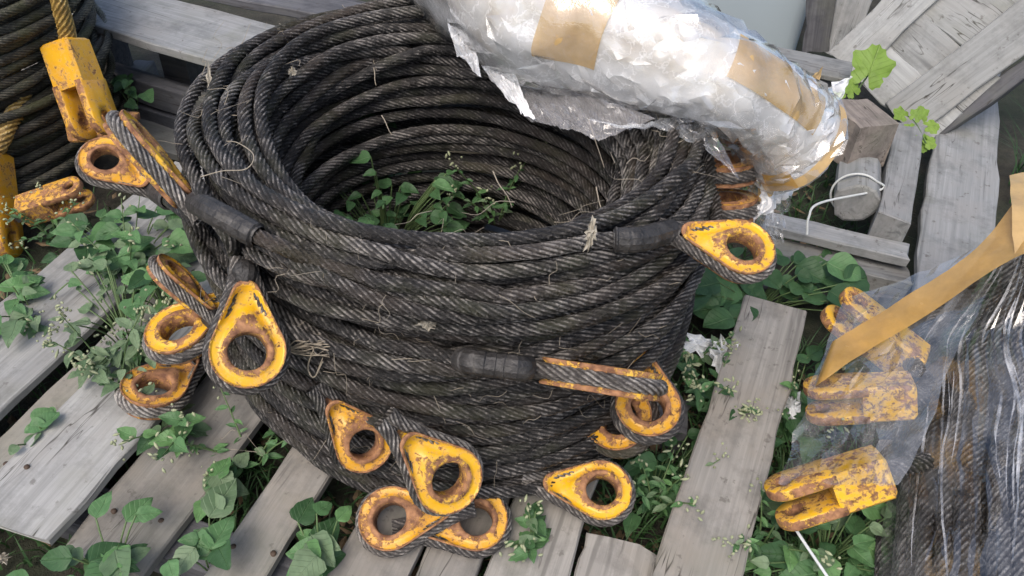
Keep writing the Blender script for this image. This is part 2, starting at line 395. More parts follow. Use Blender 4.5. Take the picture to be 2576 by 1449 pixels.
# long grey board, right
bb = unit(np.array([math.cos(R_(66.5)), math.sin(R_(66.5)), 0])); bn = np.array([bb[1], -bb[0], 0])
a = bn*1.108+bb*.62; b = bn*1.115+bb*2.35
tag(plank('grey_board', np.array([a[0], a[1], .03]), np.array([b[0], b[1], .0]), .20, .03, WOODG, n=16, rough=.003), 'broad grey weathered board running under the leaning slatted panel', 'board')

# low beams between the film bundle and the grey board
rb = tag(empty('wooden_pallet', (1.1, .45, GZ)), 'low two-board pallet edge beneath the round log and timbers', 'pallet')
def rbl(p, q, z, w, t, mt):
    return plank('board', at(*p, z), at(*q, z), w, t, mt, rb, n=6)
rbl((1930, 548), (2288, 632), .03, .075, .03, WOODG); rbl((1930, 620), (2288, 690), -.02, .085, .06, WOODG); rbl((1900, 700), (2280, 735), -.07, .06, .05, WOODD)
# ------------------------------------------------------------------ timbers and log
def beam(name, label, cat, a, b, w, t, mt, up=(0, 0, 1)):
    return tag(plank(name, a, b, w, t, mt, None, up, n=6, rough=.002), label, cat)
beam('timber_block', 'short brown square timber lying on top of the log and grey block', 'timber', at(2212, 314, .22), at(2140, 250, .22), .125, .15, BRICKY)
a = at(2250, 545, .10); beam('timber_beam', 'grey square beam end beside the broad board', 'timber', a, a+np.array([.22, .52, .0]), .085, .11, WOODG)
def log(a, b, r):
    a = np.array(a); b = np.array(b); x = unit(b-a); y = unit(np.cross((0, 0, 1), x)); z = np.cross(x, y); n = 14; V = []; F = []
    rr = [r*(1+.10*random.uniform(-1, 1)) for _ in range(n)]
    st = [(0, .88), (.004, 1), (.12, 1.02), (.3, 1.0), (.5, 1.04)]
    L = np.linalg.norm(b-a)
    for s, k in st:
        for i in range(n):
            q = 2*math.pi*i/n; V.append((s/.5*L, rr[i]*k*math.cos(q), rr[i]*k*math.sin(q)))
    for j in range(len(st)-1):
        for i in range(n): F.append((j*n+i, (j+1)*n+i, (j+1)*n+(i+1) % n, j*n+(i+1) % n))
    F.append(tuple(range(n))); F.append(tuple(reversed(range((len(st)-1)*n, len(st)*n))))
    o = add('log', mesh_data('log', V, F, WOODG, smooth=False), frame_m(a, x, y, z))
    return o, a, x, y, z
lg, la, lx, ly, lz = log(at(2152, 512, .06), at(2152, 512, .06)+np.array([.14, .42, -.02]), .062)
tag(lg, 'thick round log end tied with white twine', 'log')

# ------------------------------------------------------------------ tubes and ropes
def resample(P, ds, closed):
    P = np.asarray(P, float)
    if closed: P = np.vstack([P, P[:1]])
    seg = np.linalg.norm(np.diff(P, axis=0), axis=1); s = np.concatenate([[0], np.cumsum(seg)]); L = s[-1]
    n = max(3, int(round(L/ds))); t = np.linspace(0, L, n+1)
    Q = np.stack([np.interp(t, s, P[:, i]) for i in range(3)], 1)
    return (Q[:-1], t[:-1], L) if closed else (Q, t, L)
def smoothpath(P, m=8):
    """Catmull-Rom through the points"""
    P = np.asarray(P, float); P = np.vstack([2*P[0]-P[1], P, 2*P[-1]-P[-2]]); out = []
    for i in range(1, len(P)-2):
        for k in range(m):
            t = k/m; a, b, c, d = P[i-1], P[i], P[i+1], P[i+2]
            out.append(.5*((2*b)+(-a+c)*t+(2*a-5*b+4*c-d)*t*t+(-a+3*b-3*c+d)*t**3))
    out.append(P[-2]); return np.array(out)
def frames(Q, closed, up=(0, 0, 1)):
    T = (np.roll(Q, -1, 0)-np.roll(Q, 1, 0)) if closed else np.gradient(Q, axis=0)
    T /= np.linalg.norm(T, axis=1)[:, None]+1e-12
    if closed:
        A = np.cross(np.broadcast_to(np.array(up, float), T.shape), T); A /= np.linalg.norm(A, axis=1)[:, None]+1e-9
    else:
        A = np.zeros_like(T); v = np.cross(up, T[0]); v = v if np.linalg.norm(v) > .05 else np.cross((1, 0, 0), T[0]); v = unit(v)
        for i in range(len(T)):
            v = v-T[i]*(v@T[i]); v = v/np.linalg.norm(v); A[i] = v
    return T, A, np.cross(T, A)
ANG = []; RAD = []; CRN = []
for kk in range(8):
    for da, rr, c in ((0, .73, 0.), (15, .985, .75), (30, .985, 1.)): ANG.append(R_(45*kk+da)); RAD.append(rr); CRN.append(c)
ANG = np.array(ANG); RAD = np.array(RAD); CRN = np.array(CRN)
LAY = .135
def rope_geo(P, r, closed=False, ds=.011, phase=0., lay=LAY):
    Q, t, L = resample(P, ds, closed); T, A, B = frames(Q, closed); n = len(Q); m = 24
    tw = 2*math.pi/lay
    if closed: tw = 2*math.pi*round(L/lay*8)/8/L
    th = ANG[None, :]+tw*t[:, None]+phase
    jit = 1+rng.normal(0, .028, (n, 24))+.03*np.sin(t*31+phase)[:, None]
    V = Q[:, None, :]+r*jit[..., None]*RAD[None, :, None]*(np.cos(th)[..., None]*A[:, None, :]+np.sin(th)[..., None]*B[:, None, :])
    i = np.arange(n*m).reshape(n, m); j = np.roll(i, -1, 1)
    if closed: i2 = np.roll(i, -1, 0); j2 = np.roll(j, -1, 0)
    else: i2 = i[1:]; j2 = j[1:]; i = i[:-1]; j = j[:-1]
    F = np.stack([i, j, j2, i2], -1).reshape(-1, 4)
    uv = np.stack([np.repeat(t[:, None]*12, m, 1), np.mod(th, 2*math.pi)/(2*math.pi)], -1).reshape(-1, 2)
    # keep the wrapped angle continuous enough for noise by mirroring it
    uv[:, 1] = np.abs(uv[:, 1]-.5)
    return V.reshape(-1, 3), F, uv, np.tile(CRN, n)
def rope(name, P, r, mat=None, parent=None, closed=False, ds=.011, phase=0., m=I4):
    V, F, uv, c = rope_geo(P, r, closed, ds, phase); return add(name, mesh_data(name, V, F, mat or ROPE, True, uv, c), m, parent)
def tube_geo(P, rf, ds, nseg=8, closed=False):
    Q, t, L = resample(P, ds, closed); T, A, B = frames(Q, closed); n = len(Q); th = np.linspace(0, 2*math.pi, nseg, endpoint=False)
    r = np.array([rf(s/L, s) if callable(rf) else rf for s in t])
    V = Q[:, None, :]+r[:, None, None]*(np.cos(th)[None, :, None]*A[:, None, :]+np.sin(th)[None, :, None]*B[:, None, :])
    i = np.arange(n*nseg).reshape(n, nseg); j = np.roll(i, -1, 1)
    if closed: i2 = np.roll(i, -1, 0); j2 = np.roll(j, -1, 0)
    else: i2 = i[1:]; j2 = j[1:]; i = i[:-1]; j = j[:-1]
    return V.reshape(-1, 3), np.stack([i, j, j2, i2], -1).reshape(-1, 4)
def tube(name, P, rf, mat, parent=None, ds=.01, nseg=8, m=I4):
    V, F = tube_geo(P, rf, ds, nseg); return add(name, mesh_data(name, V, F, mat), m, parent)
def multi(name, geos, mat, parent=None):
    Vs = []; Fs = []; o = 0
    for V, F in geos: Vs.append(V); Fs.append(F+o); o += len(V)
    return add(name, mesh_data(name, np.vstack(Vs), np.vstack(Fs), mat), I4, parent)

def relax(X, d, iters=70, floor=True, M_=None):
    """push the turns' cross-sections apart at every station so that no rope runs through another"""
    Nn = X.shape[0]; ii, jj = np.triu_indices(Nn, 1)
    for it in range(iters):
        D = X[ii]-X[jj]; dist = np.sqrt((D**2).sum(-1))+1e-6; ov = np.clip(d-dist, 0, None)
        D = D/dist[..., None]*(ov*.42)[..., None]
        acc = np.zeros_like(X); np.add.at(acc, ii, D); np.add.at(acc, jj, -D)
        X = X+acc
        X = .5*X+.25*(np.roll(X, 1, 1)+np.roll(X, -1, 1)) if it < iters-6 and it % 3 == 0 else X
        if floor: X[..., 1] = np.maximum(X[..., 1], d/2)
    return X
def coil_turns(specs, d, Ms=80, seed=1, iters=70, amp=1.):
    rs = np.random.default_rng(seed); th = np.linspace(0, 2*math.pi, Ms, endpoint=False); X = np.zeros((len(specs), Ms, 2))
    fr = np.clip(-np.sin(th), 0, 1)      # 1 at the front, where the inner turns have slumped down inside
    for i, (r0, z0, tilt, ph, q) in enumerate(specs):
        r = r0-max(q, 0)*d*.98*(1-.62*fr); z = z0+tilt*np.sin(th-ph)-max(q, 0)*d*.8*fr
        if q < 0: r = r+.05*fr
        for h in (1, 2, 3, 5):
            r = r+amp*.011/h*rs.normal()*np.cos(h*th+rs.uniform(0, 6.28)); z = z+amp*.012/h*rs.normal()*np.cos(h*th+rs.uniform(0, 6.28))
        X[i, :, 0] = r; X[i, :, 1] = z
    return th, relax(X, d, iters)

# ------------------------------------------------------------------ the central coil
D = .0240; RR = D/2*1.04; H = .585
coil = tag(empty('cable_coil', (0, 0, 0)), 'big central coil of dark steel cable with yellow thimble eyes', 'cable coil')
specs = []
nl = int(H/(D*.97)); rs = np.random.default_rng(3)
for l in range(nl):
    z = D*.5+l*D*.97; gt = .024*math.sin(l*.55+1.0)+.014*math.sin(l*1.7); gp = 2.2+.9*math.sin(l*.4)
    Ro = .488-.035*(l/nl)+.012*math.sin(l*.9)
    lay = [0, 1] if l % 2 else [0]
    if l >= nl-5: lay = [0, 1, 2, 3, 4][:5-(1 if l == nl-1 else 0)]
    for q in lay: specs.append((Ro-D*.5, z+rs.normal(0, .004), gt, gp, q))
    if l < nl-5:                      # inner wall of the well, sloping inward toward the ground
        specs.append((.348-.03*(1-l/nl)+rs.normal(0, .006), z, gt*.6, gp+.5, -1))
for q in range(13):                   # wandering outer turns that cross the others
    specs.append((.482+.006*q % .02, .08+.037*q, .07*(1 if q % 2 else -1)*rs.uniform(.6, 1.2), rs.uniform(0, 6.28), 0))
for q in range(4):
    specs.append((.472-.5*D, H+.012, .02, rs.uniform(0, 6.28), q+.5))
th, X = coil_turns(specs, D, 84, 5, 80, 1.45)
for i in range(len(specs)):
    r, z = X[i, :, 0], X[i, :, 1]
    # the coil is not quite round: pushed in a little at the back, bulging on the left
    k = 1+.018*np.cos(2*(th-2.7)); P = np.stack([.018+r*k*np.cos(th), -.022+r*k*np.sin(th), z], 1)
    pp = np.vstack([P, P[:3]]); pp = smoothpath(P[np.r_[0:84, 0]], 3)[:-1]
    rope('rope_turn', pp, RR, ROPE, coil, True, .0105, rs.uniform(0, 6.28))

KEL = lambda t: 1+.018*np.cos(2*(t-2.7))
def rout(p):
    t = math.atan2(p[1], p[0]) % (2*math.pi); j = int(round(t/(2*math.pi)*84)) % 84; sel = np.abs(X[:, j, 1]-p[2]) < D*1.3
    return float((X[sel, j, 0]).max()*KEL(t)) if sel.any() else .5
CL = np.concatenate([smoothpath(np.stack([.018+X[i, :, 0]*KEL(th)*np.cos(th), -.022+X[i, :, 0]*KEL(th)*np.sin(th), X[i, :, 1]], 1)[np.r_[0:84, 0]], 4) for i in range(len(X))])
def surf(px, py, off):
    """the place where the coil's nearest turn is met, moved off towards the viewer"""
    d = unit(ray(px, py)); q = CL-CP; t = q@d; e = np.linalg.norm(q-t[:, None]*d, axis=1); sel = e < D*.62
    return CP+d*(t[sel].min()-off) if sel.any() else oncyl(px, py, .55+off)
def ldir(px, py, a, b, c):
    v = -unit(ray(px, py)); r_ = unit(cr-v*(cr@v)); u_ = np.cross(v, r_); return unit(a*r_+b*u_+c*v)
# ------------------------------------------------------------------ thimble eyes
TR, TL, TT, HR, TH = .055, .118, .014, .034, .0215
def hull(off, nb=40, nt=9, ns=4):
    Rb = TR+off; rt = TT+off; c = TL-TT; a0 = math.acos((Rb-rt)/c); P = []
    for i in range(nb+1): a = a0+(2*math.pi-2*a0)*i/nb; P.append((Rb*math.cos(a), Rb*math.sin(a)))
    e = P[-1]; s = (c+rt*math.cos(-a0), rt*math.sin(-a0))
    for i in range(1, ns): P.append((e[0]+(s[0]-e[0])*i/ns, e[1]+(s[1]-e[1])*i/ns))
    for i in range(nt+1): a = -a0+2*a0*i/nt; P.append((c+rt*math.cos(a), rt*math.sin(a)))
    e = P[-1]; s = P[0]
    for i in range(1, ns): P.append((e[0]+(s[0]-e[0])*i/ns, e[1]+(s[1]-e[1])*i/ns))
    return np.array(P)
def thimble_mesh(name, mat, pocket=True):
    O = hull(.010); ang = np.arctan2(O[:, 1], O[:, 0]); Hc = HR*np.stack([np.cos(ang), np.sin(ang)], 1); h = TH
    S = [(0, .0, .9), (0, .9, .9), (.07, 1, 1.), (.30, 1, .8), (.38, .80, .25), (.55, .80, .1), (.80, .80, .1), (.88, .82, .3), (.92, .98, .8), (.985, .98, 1.), (1., .85, 1.), (.86, .34, .6), (.84, 0, .6)]
    S = S+[(s, -z, w) for s, z, w in reversed(S[:-1])][:-1]
    n = len(O); V = []; A = []
    tip = np.clip((O[:, 0]-.035)/.05, 0, 1)*np.clip(1.25-np.abs(ang)*1.1, 0, 1)
    for s, z, w in S:
        ss = np.full(n, s)
        p = Hc*(1-ss[:, None])+O*ss[:, None]
        dz = np.where((s > .45) & (s < .85), 1-.8*tip, 1.) if pocket else 1.
        V.append(np.column_stack([p, z*h*dz*np.ones(n)])); A.append(np.full(n, w))
    V = np.vstack(V); A = np.concatenate(A); m = len(S); i = np.arange(m*n).reshape(m, n); j = np.roll(i, -1, 1); i2 = np.roll(i, -1, 0); j2 = np.roll(j, -1, 0)
    F = np.stack([i, i2, j2, j], -1).reshape(-1, 4)
    return mesh_data(name, V, F, mat, True, None, A)
TM = {m: thimble_mesh('thimble', m) for m in (PAINT, PAINTO)}
for me in TM.values():
    me.shade_smooth() if hasattr(me, 'shade_smooth') else None
def loop_path():
    P = hull(.0075, 40, 8, 5); c = TL-TT
    keep = [p for p in P if p[0] < .088]; k = [i for i, p in enumerate(P) if p[0] < .088]
    up = [p for p in keep]        # starts at the +y tangent, runs around the bow to the -y side
    # order: big arc from +a0 round to -a0, then the -y straight, (tip skipped), +y straight
    arc = [p for i, p in zip(k, keep) if i <= 40+5]; pos = [p for i, p in zip(k, keep) if i > 45]
    path = [(TL+.055, .0125), (TL+.02, .015)]+list(pos)+arc+[(TL+.02, -.015), (TL+.055, -.0125)]
    return np.array([(x, y, 0) for x, y in path])
V, F, uv, c_ = rope_geo(smoothpath(loop_path(), 3), .0128, False, .006, 0, .13); LOOPM = mesh_data('rope_loop', V, F, ROPE, True, uv, c_)
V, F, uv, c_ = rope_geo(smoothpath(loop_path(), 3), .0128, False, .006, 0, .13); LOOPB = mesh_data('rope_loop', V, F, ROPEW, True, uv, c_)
def band(u, s): f = (s/.0165) % 1; return .0208*(1-.075*f)*min(1, .74+u*2)*(.80 if u > .985 else 1)
def eye(center, tip_px, nrm, label, mat=PAINT, bright=True, tail=(), sleeve=.15, parent=coil, scale=1.):
    """one spliced end: yellow thimble, the rope round it, the served sleeve and the rope running back into the coil"""
    center = np.asarray(center, float)
    if nrm is None:                       # tip given as a place: lie along it, face up towards the light side
        tp = np.asarray(tip_px, float); x = unit(tp-center); v = unit(CP-center); nrm = unit(v-x*(v@x))
    elif len(tip_px) == 3:
        x = unit(np.asarray(tip_px, float)-center); nrm = np.asarray(nrm, float); nrm = unit(nrm-x*(nrm@x))
    else:
        nrm = unit(nrm); tp = onplane(*tip_px, center, nrm); x = unit(tp-center)
    y = np.cross(nrm, x); m = frame_m(center, x, y, nrm, scale)
    t = add('thimble', TM[mat], m, parent); t['label'] = label
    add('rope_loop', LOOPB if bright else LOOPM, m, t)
    if sleeve:
        p0 = center+x*(TL+.004)*scale; pts = [p0, center+x*(TL+.03)*scale]+[np.asarray(q, float) for q in tail]
        if not tail: pts.append(center+x*(TL+sleeve)*scale)
        P = smoothpath(pts, 10); Q, tt, L = resample(P, .004, False)
        k = int(np.searchsorted(tt, sleeve)); sl = tube('sleeve', Q[:k+1], band, SLEEVE, t, .0020, 12); sl.data.set_sharp_from_angle(angle=R_(28))
        if L > sleeve+.03: rope('tail_rope', Q[max(0, k-4):], RR, ROPE, t, False, .009)
    return t
sf = surf
def pdep(px, py, ref):
    d = ray(px, py); return CP+d*(((np.asarray(ref)-CP)@cf)/(d@cf))
eye(pdep(622, 887, sf(617, 742, .10)), (617, 742), ldir(622, 885, .08, .14, 1), 'bright yellow thimble hanging point up at the coil left front', PAINT, tail=[sf(606, 700, .078), sf(596, 655, .058), sf(582, 610, .040), sf(545, 550, .016), sf(500, 470, .0)], sleeve=.15, scale=.9)
eye(at(455, 838, .20), (550, 778), imgdir(-.10, .66, .72), 'rusty yellow thimble half hidden behind the bright upright one', PAINT, tail=[sf(600, 740, .02), sf(700, 740, .01)], sleeve=0)
eye(at(388, 985, .05), (455, 935), imgdir(.25, .8, .5), 'small orange thimble among weeds near the left boards', PAINTO, tail=[at(500, 900, .06)], sleeve=.08)
t3 = at(438, 700, .29); eye(t3, pdep(520, 785, t3), ldir(440, 700, .70, .66, .28), 'edge-on thimble behind weeds on the coil left side', PAINT, tail=[sf(560, 800, .02)], sleeve=.06, scale=.8)
eye(at(268, 408, .42), (385, 478), ldir(275, 405, -.12, .50, .85), 'pale orange thimble lying open beside the left coil', PAINTO, tail=[sf(470, 540, .05), sf(530, 610, .03), sf(620, 720, .012)], sleeve=.16, scale=.78)
t5 = pdep(352, 368, sf(485, 495, .06)); eye(t5, pdep(452, 490, t5), ldir(370, 390, .77, .63, .12), 'edge-on thimble with grooved rope pointing at the upper left', PAINT, tail=[sf(495, 512, .052), sf(540, 535, .050), sf(590, 562, .046), sf(640, 590, .042), sf(710, 622, .03), sf(800, 660, .026), sf(900, 690, .024), sf(1000, 715, .022), sf(1250, 740, .008)], sleeve=.27, scale=.95)
eye(at(1862, 632, .545), (1705, 588), imgdir(.10, .50, .85), 'large yellow thimble sticking out at the coil right rim', PAINT, tail=[sf(1610, 602, .045), sf(1500, 605, .04), sf(1350, 632, .026), sf(1200, 640, .024), sf(1050, 632, .01)], sleeve=.17, scale=.82)
t7 = pdep(1560, 960, sf(1420, 940, .065)); eye(t7, pdep(1372, 932, t7), ldir(1560, 958, -.10, .99, .06), 'edge-on thimble with bare rope groove on the coil front right', PAINT, tail=[sf(1310, 926, .05), sf(1260, 920, .044), sf(1190, 910, .038), sf(1130, 898, .034), sf(1040, 880, .028), sf(950, 862, .026), sf(800, 800, .012)], sleeve=.20, scale=1.04)
eye(sf(1628, 1028, .085), (1604, 890), ldir(1632, 1030, .12, .38, .92), 'rusty round thimble under the edge-on one', PAINTO, tail=[sf(1560, 850, .0)], sleeve=0, scale=.95)
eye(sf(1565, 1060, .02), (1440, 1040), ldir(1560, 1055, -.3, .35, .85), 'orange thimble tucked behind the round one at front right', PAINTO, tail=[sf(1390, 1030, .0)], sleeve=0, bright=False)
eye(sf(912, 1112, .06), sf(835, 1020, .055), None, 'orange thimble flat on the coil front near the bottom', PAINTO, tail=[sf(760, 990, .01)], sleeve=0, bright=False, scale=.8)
eye(sf(1122, 1200, .12), sf(985, 1068, .095), None, 'frontmost yellow thimble above two others at the coil foot', PAINT, tail=[sf(950, 1050, .04), sf(880, 1020, .01)], sleeve=0, scale=.92)
eye(at(985, 1308, .045), (1110, 1285), imgdir(-.05, .45, .87), 'rusty thimble at the coil foot with its point to the right', PAINTO, tail=[at(1150, 1260, .03)], sleeve=0, scale=.9)
eye(at(1198, 1312, .035), (1085, 1325), imgdir(.05, .52, .85), 'brown rusted thimble lying on the boards beneath the frontmost', PAINTO, tail=[at(1050, 1330, .02)], sleeve=0, scale=.9)
eye(at(1512, 1238, .06), (1370, 1218), imgdir(.0, .5, .85), 'thimble with a triangular pocket lying out on the boards', PAINT, tail=[at(1280, 1200, .03), sf(1150, 1180, .0)], sleeve=0, scale=.88)
t8 = at(1825, 425, .47); eye(t8, pdep(1690, 435, t8), ldir(1820, 415, -.05, .95, .30), 'dark orange thimble edge-on behind the coil right side', PAINTO, tail=[at(1640, 440, .47)], sleeve=.04)
t9 = at(1825, 520, .40); eye(t9, pdep(1690, 530, t9), ldir(1820, 520, -.05, .95, .30), 'lower thimble edge-on behind the coil right side', PAINTO, tail=[at(1640, 540, .40)], sleeve=.04)

# ------------------------------------------------------------------ fork sockets
def prong_mesh(mat):
    L, hw, ry, hr, hx = .125, .039, .0105, .0165, .088; n = 26; O = []
    for i in range(13): a = -math.pi/2+math.pi*i/12; O.append((L-hw+hw*math.cos(a), hw*math.sin(a)))
    O += [(L-hw-.03, hw), (.03, hw), (0, hw), (0, hw*.33), (0, -hw*.33), (0, -hw), (.03, -hw), (L-hw-.03, -hw)]
    O = np.array(O); A = np.arctan2(O[:, 1], O[:, 0]-hx); Hc = np.stack([hx+hr*np.cos(A), hr*np.sin(A)], 1); n = len(O); V = []; W = []
    for base, k, y, w in ((Hc, 0, -ry, .9), (Hc, 0, ry, .9), (None, .2, ry, .5), (None, .93, ry, .3), (None, 1, ry-.003, 1.), (None, 1, -ry+.003, 1.), (None, .93, -ry, .3), (None, .2, -ry, .5)):
        p = Hc*(1-k)+O*k; V.append(np.column_stack([p[:, 0], np.full(n, y), p[:, 1]])); W.append(np.full(n, w))
    m = 8; i = np.arange(m*n).reshape(m, n); j = np.roll(i, -1, 1); i2 = np.roll(i, -1, 0); j2 = np.roll(j, -1, 0)
    return mesh_data('prong', np.vstack(V), np.stack([i, j, j2, i2], -1).reshape(-1, 4), mat, False, None, np.concatenate(W))
def body_mesh(mat):
    bm = bmesh.new(); secs = [(-.092, .034, .032), (-.086, .0405, .0375), (-.02, .0415, .0385), (.006, .0415, .0388), (.012, .0400, .0375)]; rings = []
    for x, hy, hz in secs:
        c = .006; ring = []
        for y, z in ((-hy+c, -hz), (hy-c, -hz), (hy, -hz+c), (hy, hz-c), (hy-c, hz), (-hy+c, hz), (-hy, hz-c), (-hy, -hz+c)): ring.append(bm.verts.new((x, y, z)))
        rings.append(ring)
    for a, b in zip(rings, rings[1:]):
        for i in range(8): bm.faces.new((a[i], a[(i+1) % 8], b[(i+1) % 8], b[i]))
    bm.faces.new(rings[0]); bm.faces.new(list(reversed(rings[-1]))); bmesh.ops.recalc_face_normals(bm, faces=bm.faces)
    me = bpy.data.meshes.new('socket_body'); bm.to_mesh(me); bm.free(); a = me.attributes.new('crown_or_wear', 'FLOAT', 'POINT')
    a.data.foreach_set('value', [.5]*len(me.vertices)); me.materials.append(mat); return me
PR = {m: (prong_mesh(m), body_mesh(m)) for m in (PAINTC, PAINTO, PAINT)}
def fork(center, x, pin, label, parent, mat=PAINTC, tail=None, scale=1., tmat=ROPEY):
    x = unit(x); pin = np.asarray(pin, float); y = unit(pin-x*(pin@x)); z = np.cross(x, y); m = frame_m(center, x, y, z, scale)
    b = add('fork_socket', PR[mat][1], m, parent); b['label'] = label
    for s in (-1, 1): add('prong', PR[mat][0], m@Matrix.Translation((.0, s*.0315, 0)), b)
    if tail is not None:
        P = smoothpath([np.asarray(center)-x*.07*scale]+[np.asarray(q, float) for q in tail], 8); rope('tail_rope', P, .0185*scale, tmat, b, False, .009)
    return b
# ------------------------------------------------------------------ left coil
LC = np.array([-1.70, .80]); lcoil = tag(empty('cable_coil', (LC[0], LC[1], GZ)), 'greenish cable coil with yellow fork sockets at the upper left edge', 'cable coil')
sp = []
for l in range(19):
    for q in (0, 1): sp.append((.525-q*D*1.05+.008*math.sin(l*1.3), .0+D*.5+l*D*1.1, .02*math.sin(l*.6), 1.+.3*l, 0))
th2, X2 = coil_turns(sp, D*1.08, 60, 9, 40)
for i in range(len(sp)):
    P = np.stack([LC[0]+X2[i, :, 0]*np.cos(th2), LC[1]+X2[i, :, 0]*np.sin(th2), X2[i, :, 1]-.03], 1); P = smoothpath(P[np.r_[0:60, 0]], 3)[:-1]
    rope('rope_turn', P, D/2*1.1, ROPEG, lcoil, True, .015, rs.uniform(0, 6.28))
c = at(205, 235, .34)
lpal = tag(empty('wooden_pallet', (LC[0], LC[1], GZ)), 'pallet hidden beneath the greenish coil at the upper left', 'pallet')
for q in range(6):
    plank('deck_board', (LC[0]-.62, LC[1]-.5+.2*q, -.032), (LC[0]+.46, LC[1]-.5+.2*q-.2, -.032), .13, .024, WOOD, lpal, n=4)
for q in (-.45, .35): plank('stringer', (LC[0]+q, LC[1]-.62, -.058), (LC[0]+q+.08, LC[1]+.55, -.058), .08, .075, WOODD, lpal, n=3)
def lhit(px, py, R):
    """where the sight line meets the left coil's outer face"""
    d = ray(px, py); o = CP[:2]-LC; A_ = d[0]**2+d[1]**2; B_ = o[0]*d[0]+o[1]*d[1]; q = B_*B_-A_*(o@o-R*R)
    return CP+d*((-B_-math.sqrt(q))/A_ if q > 0 else -B_/A_)
def climb(p, top=.60):
    """rope from a socket up the coil's face and over its rim"""
    u_ = unit(np.append(p[:2]-LC, 0)); c0 = np.append(LC, 0)
    return [c0+u_*.575+np.array([0, 0, p[2]+.30*(top-p[2])+.08]), c0+u_*.56+np.array([0, 0, top-.03]), c0+u_*.50+np.array([.02, .05, top+.03]), c0+u_*.38+np.array([0, .22, top])]
c1 = lhit(198, 208, .63)
fork(c1, ldir(195, 205, .20, -.96, .15), ldir(195, 205, .72, .14, .66), 'yellow fork socket hanging with its prongs down', lcoil, PAINTC, [lhit(168, 80, .60), lhit(150, 10, .60), lhit(130, -70, .59), lhit(112, -140, .56)], 1.24)
c2 = lhit(-30, 500, .60)
fork(c2, ldir(10, 490, .02, -.97, .2), ldir(10, 490, .85, .1, .5), 'yellow fork socket cut off by the photo edge', lcoil, PAINTC, [pdep(12, 330, c2), pdep(45, 200, c2+np.array([0, .06, 0]))]+climb(c2, .56)[1:], 1.36)
fork(at(125, 510, .02), imgdir(.93, .30, .0), imgdir(-.15, .55, .85), 'orange fork socket lying at the foot of the left coil', lcoil, PAINTO, None, .88)
fork(at(250, 320, .10), imgdir(.9, .1, -.3), imgdir(.1, .9, .3), 'orange fork socket half hidden behind the hanging one', lcoil, PAINTO, None, .9)

# ------------------------------------------------------------------ leaves and plants
def leaf_mesh(name, mat, kind, seed):
    rs_ = np.random.default_rng(seed); nu, nw = (9, 4); V = []
    if kind == 'lobed':
        # five-lobed leaf as a fan, x towards its tip
        n = 40; V = [(.28, 0, .02)]; 
        for i in range(n):
            a = -math.pi+2*math.pi*i/n; lob = .36+.15*abs(math.cos(a*2.5))**.7+.11*(abs(a) < 1.2)+.03*math.cos(a*19)
            if abs(abs(a)-math.pi) < .25: lob *= .45
            V.append((.28+lob*math.cos(a), lob*1.02*math.sin(a), -.10*lob+.05*math.sin(a*5)))
        F = [(0, i+1, (i+1) % n+1) for i in range(n)]
        return mesh_data(name, V, F, mat)
    for i in range(nu+1):
        t = i/nu
        if kind == 'ovate': w = .36*math.sin(math.pi*min(1, t**.62))**.8*(1-.25*t)
        elif kind == 'round': w = .46*math.sin(math.pi*min(1, t**.72))**.62
        elif kind == 'heart': w = .44*math.sin(math.pi*min(1, (t*.96+.03)**.5))**.75
        else: w = .20*math.sin(math.pi*min(1, t**.8))**.9
        w = max(w, .004); curl = rs_.uniform(.05, .25)
        for j in range(nw+1):
            q = (j/nw-.5)*2; ser = 1+.05*(math.sin(t*40+j) if abs(q) == 1 and kind != 'round' else 0)
            V.append((t, q*w*ser, .10*abs(q)*w/.3-.30*t*t*curl*2+.03*math.sin(7*t+3*q+seed)))
    i = np.arange((nu+1)*(nw+1)).reshape(nu+1, nw+1); F = np.stack([i[:-1, :-1], i[1:, :-1], i[1:, 1:], i[:-1, 1:]], -1).reshape(-1, 4)
    return mesh_data(name, V, F, mat)
LEAVES = {}
def leaves(kind, mat):
    k = (kind, mat.name)
    if k not in LEAVES: LEAVES[k] = [leaf_mesh('leaf', mat, kind, s) for s in range(3)]
    return LEAVES[k]
def put_leaf(parent, pos, d, up, s, kind, mat):
    d = unit(d); up = np.asarray(up, float); y = np.cross(up, d); y = unit(y) if np.linalg.norm(y) > 1e-3 else unit(np.cross((1, 0, .1), d)); z = np.cross(d, y)
    if mat is LEAF: mat = random.choice((LEAF, LEAF, LEAFL, LEAFP, LEAFD))
    elif mat is LEAFD: mat = random.choice((LEAFD, LEAFD, LEAFD, LEAF))
    if kind == 'heart' and random.random() < .4: kind = 'ovate'
    return add('leaf', random.choice(leaves(kind, mat)), frame_m(pos, d, y, z, s), parent)
